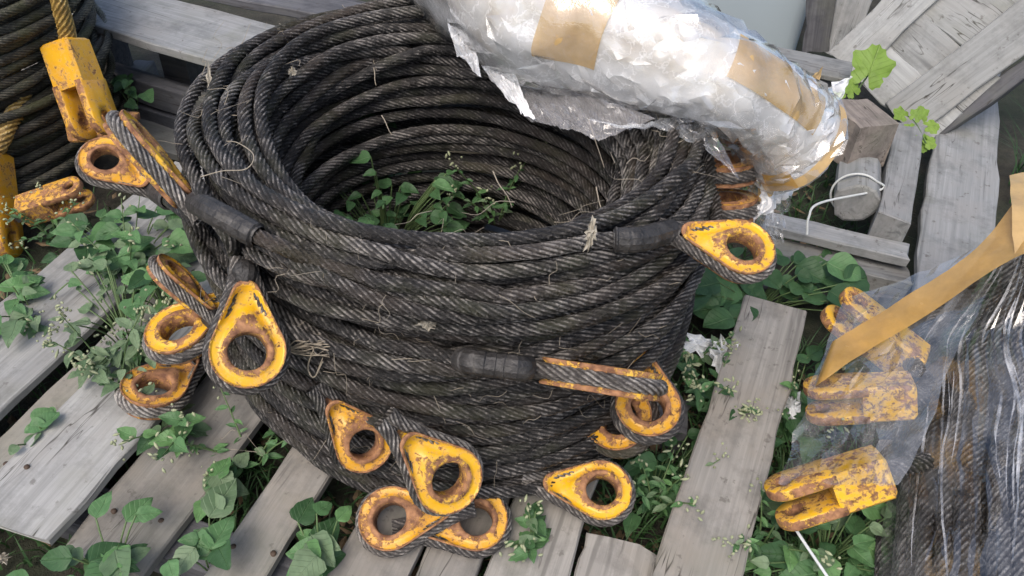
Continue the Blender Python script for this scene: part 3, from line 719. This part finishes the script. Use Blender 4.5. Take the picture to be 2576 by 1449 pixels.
def plant(label, base, stems, h, ls, kind, mat, spread=.1, per=7, lean=(0, 0, 0), seeds=0, seed=0, cat='weed', name='weed_plant'):
    """upright weed: stems with alternate leaves, seed heads on top when asked"""
    rg = random.Random(seed+11); base = np.asarray(base, float); root = tag(empty(name, base), label, cat, 'weeds around the coils'); geos = []; sg = []
    for s in range(stems):
        a = rg.uniform(0, 6.28); o = np.array([math.cos(a), math.sin(a), 0])*spread*rg.uniform(.3, 1); hh = h*rg.uniform(.65, 1.1)
        P = smoothpath([base+o*.15, base+o*.5+np.array([0, 0, hh*.5])+np.array(lean)*.3, base+o*1.1+np.array([0, 0, hh])+np.array(lean)], 6)
        geos.append(tube_geo(P, lambda u, s_: .0026*(1-.6*u), .03, 5)); n = len(P)
        for q in range(per):
            t = .2+.8*(q+rg.random()*.6)/per; p = P[min(n-1, int(t*(n-1)))]; b = a+2.4*q+rg.uniform(-.5, .5)
            d = np.array([math.cos(b), math.sin(b), rg.uniform(-.35, .35)]); put_leaf(root, p, d, (rg.uniform(-.25, .25), rg.uniform(-.45, .05), 1), ls*rg.uniform(.55, 1.15)*(1.1-.35*t), kind, mat)
        for q in range(int(seeds*1.7)):
            p = P[-1]+np.array([rg.gauss(0, .012), rg.gauss(0, .012), rg.gauss(0, .018)]); dd = np.array([rg.gauss(0, 1), rg.gauss(0, 1), rg.gauss(.3, 1)])*.003
            sg.append(tube_geo(np.array([p-dd, p, p+dd]), lambda u, s_: .0008+.0024*math.sin(math.pi*min(1, max(0, u))), .0025, 5))
    multi('stem', geos, STEM, root)
    if sg:
        o = multi('seed_heads', sg, SEEDC, root); o['kind'] = 'stuff'
    return root
SEEDC = bpy.data.materials['pale_seed_heads']
def rosette(label, spots, ls, kind, mat, seed=0, cat='weed', tilt=.35, base=None, z0=0., stemlen=.06, face=(0, -.35, 1)):
    """broad leaves on short stalks; spots are the places where the leaves lie"""
    rg = random.Random(seed+5); ls = ls*.86; spots = [np.asarray(p, float) for p in spots]; spots += [p+np.array([rg.gauss(0, ls*.6), rg.gauss(0, ls*.6), rg.uniform(-.02, .02)]) for p in spots if rg.random() < .55]; base = np.mean(spots, 0) if base is None else np.asarray(base, float)
    base = np.array([base[0], base[1], min(p[2] for p in spots)-.06]); root = tag(empty('weed_plant', base), label, cat, 'weeds around the coils'); geos = []
    for p in spots:
        v = p-base; b = math.atan2(v[1], v[0])+rg.uniform(-.9, .9); d = np.array([math.cos(b), math.sin(b), rg.uniform(-.3, .15)]); s = ls*rg.uniform(.45, 1.2); st = p-unit(d)*s*.5
        put_leaf(root, st, d, (face[0]+rg.uniform(-tilt, tilt), face[1]+rg.uniform(-tilt, tilt), face[2]), s, kind, mat)
        geos.append(tube_geo(smoothpath([base+v*.2*np.array([1, 1, 0]), base*.5+st*.5+np.array([0, 0, .01]), st], 4), .0018, .03, 5))
    multi('stem', geos, STEM, root); return root
def scat(x0, y0, x1, y1, n, z0, z1, seed):
    rg = random.Random(seed); return [at(rg.uniform(x0, x1), rg.uniform(y0, y1), rg.uniform(z0, z1)) for _ in range(n)]

plant('dark leafy weed growing up inside the central coil well', at(950, 520, .02)+np.array([0, .03, -.02]), 15, .44, .058, 'ovate', LEAFD, .14, 10, seeds=5, seed=1)
rosette('low dark weed leaves at the bottom of the coil well', scat(790, 430, 1150, 580, 60, .12, .33, 2), .058, 'ovate', LEAFD, 2)
plant('tall weed with pale seed heads in front of the left thimbles', at(300, 960, -.02), 6, .20, .06, 'lance', LEAFP, .14, 9, (.04, -.02, 0), 14, 3)
plant('leafy weed poking over the boards under the orange thimble', at(470, 1090, -.03), 4, .12, .055, 'ovate', LEAF, .10, 6, (0, -.05, 0), 5, 4)
rosette('broad weed leaves filling the gap below the left coil', scat(150, 520, 480, 650, 30, -.03, .07, 5), .085, 'heart', LEAF, 5)
rosette('pale green broad weed at the left photo edge', scat(-20, 650, 120, 850, 16, 0., .05, 6), .075, 'ovate', LEAF, 6)
rosette('weed leaves hanging between coil and left boards', scat(330, 640, 500, 800, 18, .02, .12, 7), .07, 'heart', LEAF, 7)
plant('bushy weed crowding behind the upright thimble at left', at(330, 730, -.05), 7, .20, .07, 'ovate', LEAF, .16, 8, (0, -.02, 0), 3, 31)
rosette('tangle of small pale leaves along the left board gap', scat(180, 660, 420, 960, 34, .0, .10, 32), .05, 'ovate', LEAFP, 32)
rosette('single pair of leaves sprouting from the board gap at left', scat(70, 1040, 125, 1110, 4, 0., .03, 8), .05, 'round', LEAF, 8)
rosette('large-leaved weed at the bottom left corner', scat(110, 1385, 380, 1460, 11, .02, .07, 9), .085, 'ovate', LEAF, 9)
rosette('broad light weed leaves in the board gap at the bottom', scat(430, 1330, 560, 1440, 7, .03, .07, 10), .09, 'heart', LEAF, 10)
rosette('small weed leaves climbing along the board gap', scat(500, 1140, 640, 1290, 11, -.05, .01, 11), .055, 'heart', LEAF, 11)
rosette('drooping broad leaves before the coil foot', scat(750, 1280, 880, 1440, 10, .0, .07, 12), .08, 'heart', LEAF, 12)
plant('small ragged weed growing through boards under the coil front', at(1340, 1370, -.02), 4, .07, .05, 'ovate', LEAF, .05, 6, (0, 0, 0), 4, 13)
rosette('dark round weed leaves right of the yellow rim thimble', scat(1735, 630, 2160, 800, 38, -.05, .05, 14), .10, 'round', LEAFD, 14)
plant('grey-green weed with seed heads leaning over the loose plank', at(1790, 1030, -.05), 6, .13, .05, 'lance', LEAFD, .13, 7, (.05, -.02, 0), 10, 15)
rosette('dark weed leaves between the loose plank and the wrapped bundle', scat(1930, 820, 2090, 1250, 30, -.08, .0, 16), .07, 'ovate', LEAFD, 16)
rosette('weed leaves under the lower fork socket', scat(1890, 1260, 2230, 1449, 34, -.08, .01, 17), .08, 'ovate', LEAF, 17)
rosette('dark shaded weed leaves beside the coil foot at right', scat(1560, 1060, 1760, 1320, 30, -.11, -.02, 18), .06, 'ovate', LEAFD, 18)
rosette('small green weed against the dark pallet at upper left', scat(285, 190, 350, 245, 8, .03, .1, 19), .07, 'heart', LEAFD, 19)
for q, (a_, b_, n_, lb) in enumerate([((60, 540), (330, 640), 5, 'fine-leaved weed under the orange fork socket at left'), ((230, 900), (420, 1060), 4, 'thin straggling weed over the pale left board'), ((520, 1150), (640, 1260), 3, 'thin weed sprouting in the gap before the coil'), ((1700, 900), (1760, 1000), 4, 'fine weed beside the white plastic scraps'),
                                 ((1600, 1180), (1700, 1330), 5, 'feathery weed behind the pocketed thimble'), ((1960, 1000), (2060, 1150), 4, 'fine weed along the film edge'), ((1900, 1330), (2100, 1440), 5, 'small-leaved weed below the lower fork socket'), ((0, 880), (110, 980), 3, 'small weed at the left edge between two boards'), ((1100, 470), (1300, 560), 4, 'thin weed at the right of the coil well')]):
    rq = random.Random(q+60)
    plant(lb, at(rq.uniform(a_[0], b_[0]), rq.uniform(a_[1], b_[1]), .12 if q == 8 else -.07), 6, .13 if q != 8 else .2, .034, ('lance', 'ovate')[q % 2], LEAF, .13, n_+5, (0, -.02, 0), 5, 70+q)
# bright vine leaves at the upper right
vine = tag(empty('vine', at(2170, 230, .0)), 'bright yellow-green lobed vine leaves beside the leaning panel', 'vine')
def vleaf(px, py, z, s, ang): 
    d = math.cos(ang)*cr+math.sin(ang)*cu; put_leaf(vine, at(px, py, z), d-cf*.1, -cf+.3*cu, s, 'lobed', LEAFY)
vleaf(2180, 200, .24, .125, R_(70)); vleaf(2125, 250, .2, .075, R_(190)); vleaf(2150, 235, .2, .06, R_(120))
multi('stem', [tube_geo(smoothpath([at(2130, 300, .05), at(2150, 240, .18), at(2190, 180, .24)], 6), .003, .02, 5)], STEM, vine)
vin2 = tag(empty('vine', at(2310, 330, .0)), 'small bright vine sprig hanging over the board crack', 'vine')
for px, py, s, a in [(2278, 293, .05, 150), (2300, 300, .045, 60), (2318, 300, .05, 90), (2330, 318, .05, 0), (2318, 345, .055, -80), (2300, 320, .04, 200), (2330, 350, .045, -40)]:
    d = math.cos(R_(a))*cr+math.sin(R_(a))*cu; put_leaf(vin2, at(px, py, .10), d, -cf+.3*cu, s, 'lobed', LEAFY)
multi('stem', [tube_geo(smoothpath([at(2260, 280, .08), at(2300, 305, .10), at(2330, 360, .10)], 6), .002, .02, 5)], STEM, vin2)
rosette('green leaf in the dark hollow left of the brown timber', scat(2075, 290, 2125, 350, 3, .05, .1, 21), .10, 'heart', LEAF, 21)

def grass(name, label, area, n, h, seed, kind='stuff'):
    rg = random.Random(seed); geos = []
    for _ in range(n):
        p = at(rg.uniform(area[0], area[2]), rg.uniform(area[1], area[3]), GZ+.01); a = rg.uniform(0, 6.28); l = h*rg.uniform(.5, 1.2); o = np.array([math.cos(a), math.sin(a), 0]); q = np.array([-o[1], o[0], 0]); w = .0035
        V = []
        for t in (0, .35, .7, 1.): 
            c = p+o*l*.7*t*t+np.array([0, 0, l*t*(1-.3*t)]); ww = w*(1-t*.9); V += [c-q*ww, c+q*ww]
        geos.append((np.array(V), np.array([[0, 1, 3, 2], [2, 3, 5, 4], [4, 5, 7, 6]])))
    return tag(multi(name, geos, GRASS), label, kind=kind)
grass('grass', 'dark grass and low weeds on the soil between the boards', (1500, 880, 2300, 1500), 1500, .10, 1)
grass('grass', 'sparse grass in the hollow behind the coil', (1750, 380, 2250, 700), 500, .09, 2)
grass('grass', 'grass between the boards at left', (-50, 480, 700, 1449), 900, .07, 3)
grass('grass', 'thin grass blades sprouting from the front board gaps', (400, 1080, 1500, 1500), 700, .09, 5)
tuft = grass('grass_tuft', 'long grass tuft at the right photo edge beside the grey board', (2535, 430, 2640, 560), 70, .34, 4, 'thing'); tuft['category'] = 'grass'

# ------------------------------------------------------------------ plastic film bundles
def fbm(p, s, o=4):
    v = 0; a = 1
    for _ in range(o): v += a*mnoise.noise(Vector((p[0]*s, p[1]*s, p[2]*s))); s *= 2.1; a *= .5
    return v
def tris(nu, nv, seed, closed=False):
    rg_ = random.Random(seed); F = []; m = nu if closed else nu+1
    for j in range(nv):
        for i in range(nu):
            a = j*m+i; b = j*m+(i+1) % m; c = b+m; d = a+m
            F += [(a, b, c), (a, c, d)] if rg_.random() < .5 else [(a, b, d), (b, c, d)]
    return F
def crease(me, deg):
    me.set_sharp_from_angle(angle=R_(deg)); return me
def sheet(name, c00, c10, c11, c01, nu, nv, amp, seed, mat, parent, freq=6., sag=0., flat=True):
    """a loose sheet between four corners, crumpled into flat facets"""
    c = [np.asarray(q, float) for q in (c00, c10, c11, c01)]; nr = unit(np.cross(c[1]-c[0], c[3]-c[0])); V = []; rg_ = random.Random(seed*13+1)
    for j in range(nv+1):
        for i in range(nu+1):
            ed = i in (0, nu) or j in (0, nv); u = i/nu+(0 if ed else rg_.uniform(-.32, .32)/nu); v = j/nv+(0 if ed else rg_.uniform(-.32, .32)/nv)
            p = c[0]*(1-u)*(1-v)+c[1]*u*(1-v)+c[2]*u*v+c[3]*(1-u)*v; w = fbm(p+seed*7.3, freq, 2)-.8*abs(fbm(p+seed*3.1, freq*2.2, 2))
            V.append(p+nr*(amp*w+(rg_.gauss(0, amp*.16) if flat else 0))+np.array([0, 0, -sag*4*u*(1-u)])+unit(c[1]-c[0])*.016*fbm(p*1.7+seed, 5, 2)+unit(c[3]-c[0])*.016*fbm(p*1.7-seed, 5, 2))
    uv = np.array([(i/nu, j/nv) for j in range(nv+1) for i in range(nu+1)])
    return add(name, crease(mesh_data(name, np.array(V), tris(nu, nv, seed), mat, True, uv), 22), I4, parent)
def bundle_surface(path, rads, flat, seed, amp):
    P = smoothpath(path, 10); n = len(P); rad = np.interp(np.linspace(0, 1, n), np.linspace(0, 1, len(rads)), rads); T, A, B = frames(P, False)
    def f(u, v, off=0.):
        x = u*(n-1); i = min(n-2, int(x)); q = x-i; c = P[i]*(1-q)+P[i+1]*q; a = A[i]; b = B[i]; r = rad[i]*(1-q)+rad[i+1]*q; th_ = 2*math.pi*v
        d = a*math.cos(th_)+b*flat*math.sin(th_); p = c+d*r; w = 1.5*fbm(p+seed, 4., 1)-1.0*abs(fbm(p+seed*2, 7, 1))
        return p+d*(amp*w+off)
    return f, P
tb = tag(empty('wrapped_bundle', (.4, .5, 0)), 'white plastic-wrapped bundle with tan tape lying on the coil back rim', 'bundle')
bf, BP = bundle_surface([at(1080, -170, .72), at(1340, 0, .72), at(1570, 105, .71), at(1780, 190, .68), at(1930, 285, .60), at(1990, 345, .54)], [.17, .155, .13, .108, .105, .125], .92, 4, .022)
def bpatch(name, u0, u1, v0, v1, nu, nv, off, mat, closed=False, cap=False, parent=tb, ins=0.):
    V = [bf(u0+(u1-u0)*j/nu, v0+(v1-v0)*i/nv, off+ins*(math.sin(j*1.3)+math.cos(i*1.9))) for j in range(nu+1) for i in range(nv+(0 if closed else 1))]; m = nv+(0 if closed else 1)
    F = []
    for j in range(nu):
        for i in range(nv): a = j*m+i; b = j*m+(i+1) % m if closed else a+1; F.append((a, b, b+m, a+m))
    if cap:
        e = np.mean(V[-m:], 0)-np.array([-.03, 0, 0]); V.append(e)
        for i in range(nv): F.append((nu*m+i, nu*m+(i+1) % m, len(V)-1))
    return add(name, mesh_data(name, np.array(V), F, mat), I4, parent)
def bcrumple(name, nu, nv, off, jit, seed, mat, cr_deg, cap=True):
    rg_ = random.Random(seed); V = []
    for j in range(nu+1):
        for i in range(nv):
            e = j in (0, nu); u = j/nu+(0 if e else rg_.uniform(-.36, .36)/nu); v = i/nv+rg_.uniform(-.36, .36)/nv+.03*math.sin(u*17)
            V.append(bf(min(1, max(0, u)), v, off+rg_.gauss(0, jit)))
    F = tris(nv, nu, seed, True)
    if cap:
        V.append(np.mean(V[-nv:], 0)+np.array([.03, 0, 0])); F += [(nu*nv+i, nu*nv+(i+1) % nv, len(V)-1) for i in range(nv)]
    return add(name, crease(mesh_data(name, np.array(V), F, mat, True), cr_deg), I4, tb)
bcrumple('film_wrap', 60, 46, 0., .0026, 5, FILMW, 40)
bcrumple('film_layer', 42, 34, .010, .0045, 8, FILM, 42)

CONT, nt_, b_c = newmat('bundle_contents'); k_ = N(nt_); w_c = k_.coord('Object', rnd=False)
k_.l(k_.ramp(k_.noise(w_c, 7, 4, .6, .5), [(.40, (.86, .84, .80)), (.52, (.74, .62, .42)), (.60, (.60, .40, .16)), (.70, (.82, .80, .76))]), b_c.inputs['Base Color']); b_c.inputs['Roughness'].default_value = .6
bpatch('contents', 0, .985, 0, 1, 40, 30, -.022, CONT, True, True)
bpatch('tape', .60, .86, .27, .40, 40, 24, .004, TAPE)
bpatch('tape', .30, .40, .30, .52, 20, 30, .004, TAPE)
bpatch('tape', .945, .995, .0, .62, 6, 50, .008, TAPE)
bpatch('tape', .88, .99, .52, .60, 12, 8, .010, TAPEB)
sheet('tape_end', at(2035, 185, .66), at(2085, 165, .66), at(1960, 470, .46), at(1890, 530, .40), 8, 24, .012, 3, TAPE, tb, 12)
sheet('film_flap', at(1985, 300, .58), at(2135, 200, .60), at(2000, 480, .42), at(1880, 560, .40), 26, 26, .02, 5, FILMW, tb, 12)
sheet('film_flap', at(1870, 400, .52), at(2020, 420, .48), at(1955, 605, .30), at(1880, 600, .30), 24, 24, .018, 6, FILM, tb, 14)
sheet('film_flap', at(1190, 70, .62), at(1640, 290, .635), at(1500, 345, .60), at(1340, 318, .575), 40, 16, .012, 7, FILMG, tb, 6)
sheet('film_flap', at(1085, -20, .67), at(1215, 20, .66), at(1352, 318, .585), at(1255, 230, .60), 20, 36, .014, 8, FILMW, tb, 12)
sheet('film_flap', at(1125, -10, .68), at(1175, 0, .68), at(1215, 195, .635), at(1150, 145, .635), 10, 26, .012, 9, FILMW, tb, 12)
sheet('film_flap', at(1480, 300, .63), at(1790, 300, .63), at(1860, 440, .57), at(1700, 310, .62), 26, 14, .014, 10, FILM, tb, 12)

# ------------------------------------------------------------------ film-wrapped coil at the right edge
rw = tag(empty('wrapped_cable_bundle', (1.2, -.2, GZ)), 'cable bundle wrapped in clear film with brown tape at the right edge', 'cable bundle')
def mound(a, v, lift=0.):
    """a across (0 left, 1 right), v along from the tied top to the foot"""
    w = np.interp(v, [0, .18, .45, 1], [.10, .45, .85, 1.]); hgt = np.interp(v, [0, .3, .7, 1], [.36, .30, .24, .20])
    px = np.interp(v, [0, .3, .6, 1], [2575, 2315, 2245, 2215])+a*w*620; py = np.interp(v, [0, 1], [545, 1560]); s_ = math.sin(math.pi*min(1, max(0, .03+a*.62)))**.62
    z0 = -.06+hgt*s_; q = min(1, v/.3); q = q*q*(3-2*q)
    return at(px, py, .38*(1-q)+z0*q+lift)
rk = random.Random(4)
for i in range(32):
    a = (i+.3)/32*1.08+.012*math.sin(i*2.1); o = rk.uniform(-.02, .012)-.022*(math.sin(i*1.25) > .45); w1 = rk.uniform(-.035, .035); w2 = rk.uniform(-.10, .10)
    P = [mound(a+w1*math.sin(3*v+i)+w2*v*(1-v), v, o) for v in np.linspace(0, 1, 9)]
    rope('rope_strand', smoothpath(P, 5), .0158, ROPER, rw, False, .010, rk.uniform(0, 6))
def strip(name, mids, widths, mat, parent, seed):
    """tape running along mids, its width given as vectors"""
    P = smoothpath(mids, 10); Wd = smoothpath(widths, 10); V = []
    for p, w_ in zip(P, Wd):
        for q in np.linspace(-.5, .5, 7): V.append(p+w_*q+np.array([0, 0, .006*fbm(p+w_*q+seed, 13, 3)+min(.012, .4*np.linalg.norm(w_))*(.25-q*q)]))
    n = len(P); k = np.arange(n*7).reshape(n, 7); F = np.stack([k[:-1, :-1], k[:-1, 1:], k[1:, 1:], k[1:, :-1]], -1).reshape(-1, 4)
    return add(name, mesh_data(name, np.array(V), F, mat), I4, parent)
nu, nv = 38, 22; V = []; rp_ = random.Random(77); ph = [rp_.uniform(-1, 1) for _ in range(nu+1)]
for j in range(nv+1):
    for i in range(nu+1):
        a, v = -.03+1.1*(i+rp_.uniform(-.36, .36)+.5*math.sin(j*.5))/nu, min(1, max(0, (j+rp_.uniform(-.4, .4))/nv)); p = mound(a, v, .03)
        pl_ = ph[i]*.9+1.2*fbm((a*7, v*3., 3), 1., 2); V.append(p+np.array([0, -.45, .85])*(.0060*pl_+rp_.gauss(0, .002)))
add('film_wrap', crease(mesh_data('film_wrap', np.array(V), tris(nu, nv, 6), FILMS, True), 20), I4, rw)
for q in range(16):
    a0 = rp_.uniform(0, .8); v0 = rp_.uniform(.03, .45); ln = rp_.uniform(.25, .6); dr = rp_.uniform(-.06, .06)
    P = [mound(a0+dr*t+.012*math.sin(6*t+q), min(1, v0+ln*t), .034) for t in np.linspace(0, 1, 7)]; wd = [np.array([rp_.uniform(.002, .009), 0, rp_.uniform(-.005, .005)])*math.sin(math.pi*(.08+.84*t)) for t in np.linspace(0, 1, 7)]
    strip('film_pleat', P, wd, FILMP, rw, q)
fork(at(2105, 1222, .13), ldir(2105, 1222, -.93, -.30, .10), ldir(2105, 1222, -.28, .82, .50), 'orange fork socket poking out of the film at the bottom', rw, PAINT, [at(2330, 1160, .12)], 1.0, ROPE)
fork(at(2180, 1000, .12), ldir(2180, 1000, -.97, -.06, .1), ldir(2180, 1000, -.05, .85, .5), 'orange fork socket seen through the clear film', rw, PAINT, [at(2330, 1000, .14)], .98, ROPE)
fork(at(2215, 850, .12), ldir(2215, 850, -.72, .62, .2), ldir(2215, 850, .6, .6, .5), 'orange fork socket behind the brown tape', rw, PAINT, [at(2330, 960, .17)], 1.05, ROPE)
sheet('film_wrap', at(2540, 590, .39), at(2125, 750, .19), at(1950, 1215, .13), at(2265, 1215, .23), 15, 19, .014, 21, FILM, rw, 5)
ed = [((2590, 455, .42), (2575, 640, .42)), ((2470, 610, .375), (2465, 700, .365)), ((2330, 715, .30), (2320, 800, .285)), ((2200, 795, .235), (2185, 880, .22)), ((2105, 850, .20), (2064, 962, .175)), ((2085, 875, .15), (2040, 985, .12))]
strip('tape', [(at(*p)+at(*q))/2 for p, q in ed], [at(*q)-at(*p) for p, q in ed], TAPEB, rw, 3)
ed = [((2540, 440, .43), (2620, 430, .43)), ((2545, 540, .43), (2630, 540, .43)), ((2552, 640, .41), (2630, 640, .41))]
strip('tape', [(at(*p)+at(*q))/2 for p, q in ed], [at(*q)-at(*p) for p, q in ed], TAPE, rw, 5)
tube('film_edge', smoothpath([at(1988, 1310, .04), at(2030, 1375, .035), at(2080, 1449, .03), at(2110, 1500, .02)], 8), .0032, FEDGE, rw, .02, 6)

# ------------------------------------------------------------------ things behind
def rbox(name, label, cat, c, sx, sy, sz, rz, mat, bev=.05):
    bm = bmesh.new(); bmesh.ops.create_cube(bm, size=1); bmesh.ops.scale(bm, vec=(sx, sy, sz), verts=bm.verts)
    bmesh.ops.bevel(bm, geom=list(bm.edges), offset=bev, segments=4, affect='EDGES', profile=.6)
    me = bpy.data.meshes.new(name); bm.to_mesh(me); bm.free(); me.polygons.foreach_set('use_smooth', [True]*len(me.polygons)); me.materials.append(mat)
    return tag(add(name, me, Matrix.Translation(Vector(c))@Matrix.Rotation(rz, 4, 'Z')), label, cat)
t_ = at(2010, 60, .05)+np.array([.12, 0, 0]); rbox('plastic_tank', 'pale blue-grey plastic tank at the top edge behind the bundle', 'tank', (t_[0]-.46, t_[1]+.42, .42), .9, .7, 1.1, R_(-14), TANK)
for i, (p, q, w, mt, lb) in enumerate([((2050, 130), (2075, -60), .10, WOODD, 'dark narrow board leaning beside the grey tank'), ((2105, 140), (2170, -60), .12, WOODG, 'grey board standing between tank and leaning pallet')]):
    a = at(*p, .02); b = at(*q, .30); tag(plank('board', a, b, w, .025, mt, None, up=(-.3, -.8, .5), n=6), lb, 'board')
a = at(1800, 105, .20); b = at(2142, 178, .20); gb_ = tag(plank('grey_board', a, b, .13, .02, WOODG, None, n=6), 'smooth dark grey board behind the wrapped bundle end', 'board')
for q in (.15, .8): c = a*(1-q)+b*q; plank('block', np.array([c[0]-.04, c[1], .179]), np.array([c[0]+.04, c[1]-.01, .179]), .08, .31, WOODD, gb_, n=2)

# ------------------------------------------------------------------ small things
tw = tube_geo(smoothpath([at(2030, 590, .06), at(2035, 545, .10), at(2065, 510, .12)]+[la+lx*.05+ly*.069*math.cos(t)+lz*.069*math.sin(t) for t in np.linspace(2.6, -1.2, 9)], 8), .0035, .008, 6)
tag(multi('twine', [tw], TWINE), 'white twine looped around the log end', 'twine')
a = at(1035, 372, .22); tag(plank('stick', a, at(1252, 380, .22), .018, .012, PAPER, None, n=6), 'pale flat stick lodged inside the coil well', 'stick')
def scrap(name, label, cat, c, s, mat, seed, nrm=(0, -.5, 1)):
    """a torn, crumpled shred with a ragged outline"""
    n = 22; nr = unit(nrm); x = unit(np.cross((0, 1, .2), nr)); y = np.cross(nr, x); rg = random.Random(seed); V = []; F = []
    out = [rg.uniform(.55, 1.1) if i % 2 else rg.uniform(.35, .8) for i in range(n)]
    for k_, q in enumerate((.35, .7, 1.)):
        for i in range(n):
            t = 2*math.pi*i/n; r = q*(out[i] if q > .5 else .8); V.append(np.asarray(c)+x*(s[0]*.5*r*math.cos(t))+y*(s[1]*.5*r*math.sin(t))+nr*rg.gauss(0, min(s)*.10))
    V.append(np.asarray(c)+nr*min(s)*.1)
    for k_ in range(2):
        for i in range(n): a = k_*n+i; b = k_*n+(i+1) % n; F += [(a, b, b+n), (a, b+n, a+n)]
    F += [(i, 3*n, (i+1) % n) for i in range(n)]
    return tag(add(name, mesh_data(name, np.array(V), F, mat, False)), label, cat)
scrap('plastic_scrap', 'crumpled white plastic scrap between the boards right of the coil', 'litter', at(1755, 868, -.02), (.17, .07), SCRAP, 1)
scrap('plastic_scrap', 'bent white plastic piece leaning against the loose plank', 'litter', at(1815, 890, .0), (.09, .11), SCRAP, 2, (-.5, -.4, .8))
scrap('plastic_scrap', 'small white scrap in the weeds near the film edge', 'litter', at(1992, 1020, -.02), (.07, .10), SCRAP, 3)
scrap('plastic_scrap', 'pale scrap at the bottom left corner beneath the boards', 'litter', at(8, 1405, -.06), (.035, .03), PAPER, 8)
scrap('paper_scrap', 'torn pale scrap stuck on the coil front rim', 'litter', at(1487, 588, .65), (.028, .06), PAPER, 4, (.2, -.8, .6))
scrap('paper_scrap', 'long pale shred hanging on the coil upper left rim', 'litter', at(528, 220, .605), (.02, .11), PAPER, 5, (-.4, -.6, .7))
scrap('paper_scrap', 'grey fluffy scrap caught on the coil back turns', 'litter', at(735, 180, .60), (.022, .028), PAPER, 6)
scrap('paper_scrap', 'dirty shred stuck to the coil front middle', 'litter', surf(1075, 815, .014), (.05, .022), PAPER, 7, (.1, -.9, .4))
rg = random.Random(12); gs = []
def wisp(c, l, d, b, r=.0011):
    d = unit(d); s_ = np.array([rg.gauss(0, 1) for _ in range(3)]); P = smoothpath([c, c+d*l*.35+s_*b*l*.4, c+d*l*.7-s_*b*l*.2, c+d*l+s_*b*l*.3], 5); gs.append(tube_geo(P, lambda u, s__: r*(1-.5*u), .008, 4))
for _ in range(75):
    px, py = rg.uniform(560, 1680), rg.uniform(640, 1180); c = surf(px, py, .016); wisp(c, rg.uniform(.02, .08), c*np.array([.1, .1, 0])+np.array([rg.gauss(0, 1), rg.gauss(0, .4), rg.gauss(0, .6)]), .35, rg.uniform(.0004, .0008))
for _ in range(55):
    t = rg.uniform(0, 6.28); r = rg.uniform(.36, .5); c = np.array([r*math.cos(t), r*math.sin(t), .607]); wisp(c, rg.uniform(.03, .09), (rg.gauss(0, 1), rg.gauss(0, 1), rg.gauss(.2, .3)), .35, rg.uniform(.0004, .0009))
for p, q in [((940, 170), (945, 215)), ((925, 80), (945, 175)), ((1240, 430), (1290, 520)), ((1500, 470), (1520, 560)), ((960, 290), (985, 340)), ((1480, 300), (1520, 420))]:
    a = at(*p, .56); b = at(*q, .53); wisp(a, float(np.linalg.norm(b-a)), b-a, .06, .0014)
wi = at(640, 440, .63); gs.append(tube_geo(smoothpath([at(505, 445, .62), at(560, 430, .64), at(620, 425, .66), at(638, 390, .67), at(600, 360, .66), at(570, 355, .63)], 6), .0009, .006, 5))
tag(multi('dry_straw', gs, STRAW), 'dry straw wisps and frayed threads clinging to the cable turns', kind='stuff')
fg = []; c = surf(722, 880, .02)
for q in range(16):
    e = surf(rg.uniform(770, 830), rg.uniform(855, 905), .025); fg.append(tube_geo(smoothpath([c+np.array([0, 0, rg.gauss(0, .004)]), (c+e)/2+np.array([0, -.004, rg.gauss(.004, .006)]), e], 5), .0011, .01, 4))
for q in range(2):
    fg.append(tube_geo(smoothpath([surf(790, 875, .022), surf(775, 920+6*q, .022), surf(790, 950, .022), surf(812, 900+9*q, .022)], 6), .0012, .008, 4))
tag(multi('dry_grass_tuft', fg, STRAW), 'fan of bleached dry grass beside the bright upright thimble', 'grass')

# dead leaves, twigs and crumbs lying on the soil and boards
gl_ = []; rl = random.Random(91)
for _ in range(650):
    bx = rl.choice([(-50, 480, 700, 1449), (1500, 880, 2300, 1449), (700, 1250, 1600, 1449), (1750, 400, 2250, 720)]); p = at(rl.uniform(bx[0], bx[2]), rl.uniform(bx[1], bx[3]), GZ+.022); a = rl.uniform(0, 6.28); l = rl.uniform(.008, .03); w_ = l*rl.uniform(.2, .5)
    o = np.array([math.cos(a), math.sin(a), rl.uniform(-.2, .2)]); q = np.array([-o[1], o[0], rl.uniform(-.3, .3)])
    gl_.append((np.array([p-o*l, p-q*w_, p+o*l, p+q*w_, p+np.array([0, 0, w_*.4])]), np.array([[0, 1, 4, 4], [1, 2, 4, 4], [2, 3, 4, 4], [3, 0, 4, 4]])))
Vs = []; Fs = []; o_ = 0
for V_, F_ in gl_: Vs.append(V_); Fs += [(int(f[0])+o_, int(f[1])+o_, int(f[2])+o_) for f in F_]; o_ += len(V_)
tag(add('leaf_litter', mesh_data('leaf_litter', np.vstack(Vs), Fs, plain('dead_leaf', (.16, .115, .07), .85, .2, 20, .5), False)), 'dead brown leaves and crumbs scattered on the soil', kind='stuff')
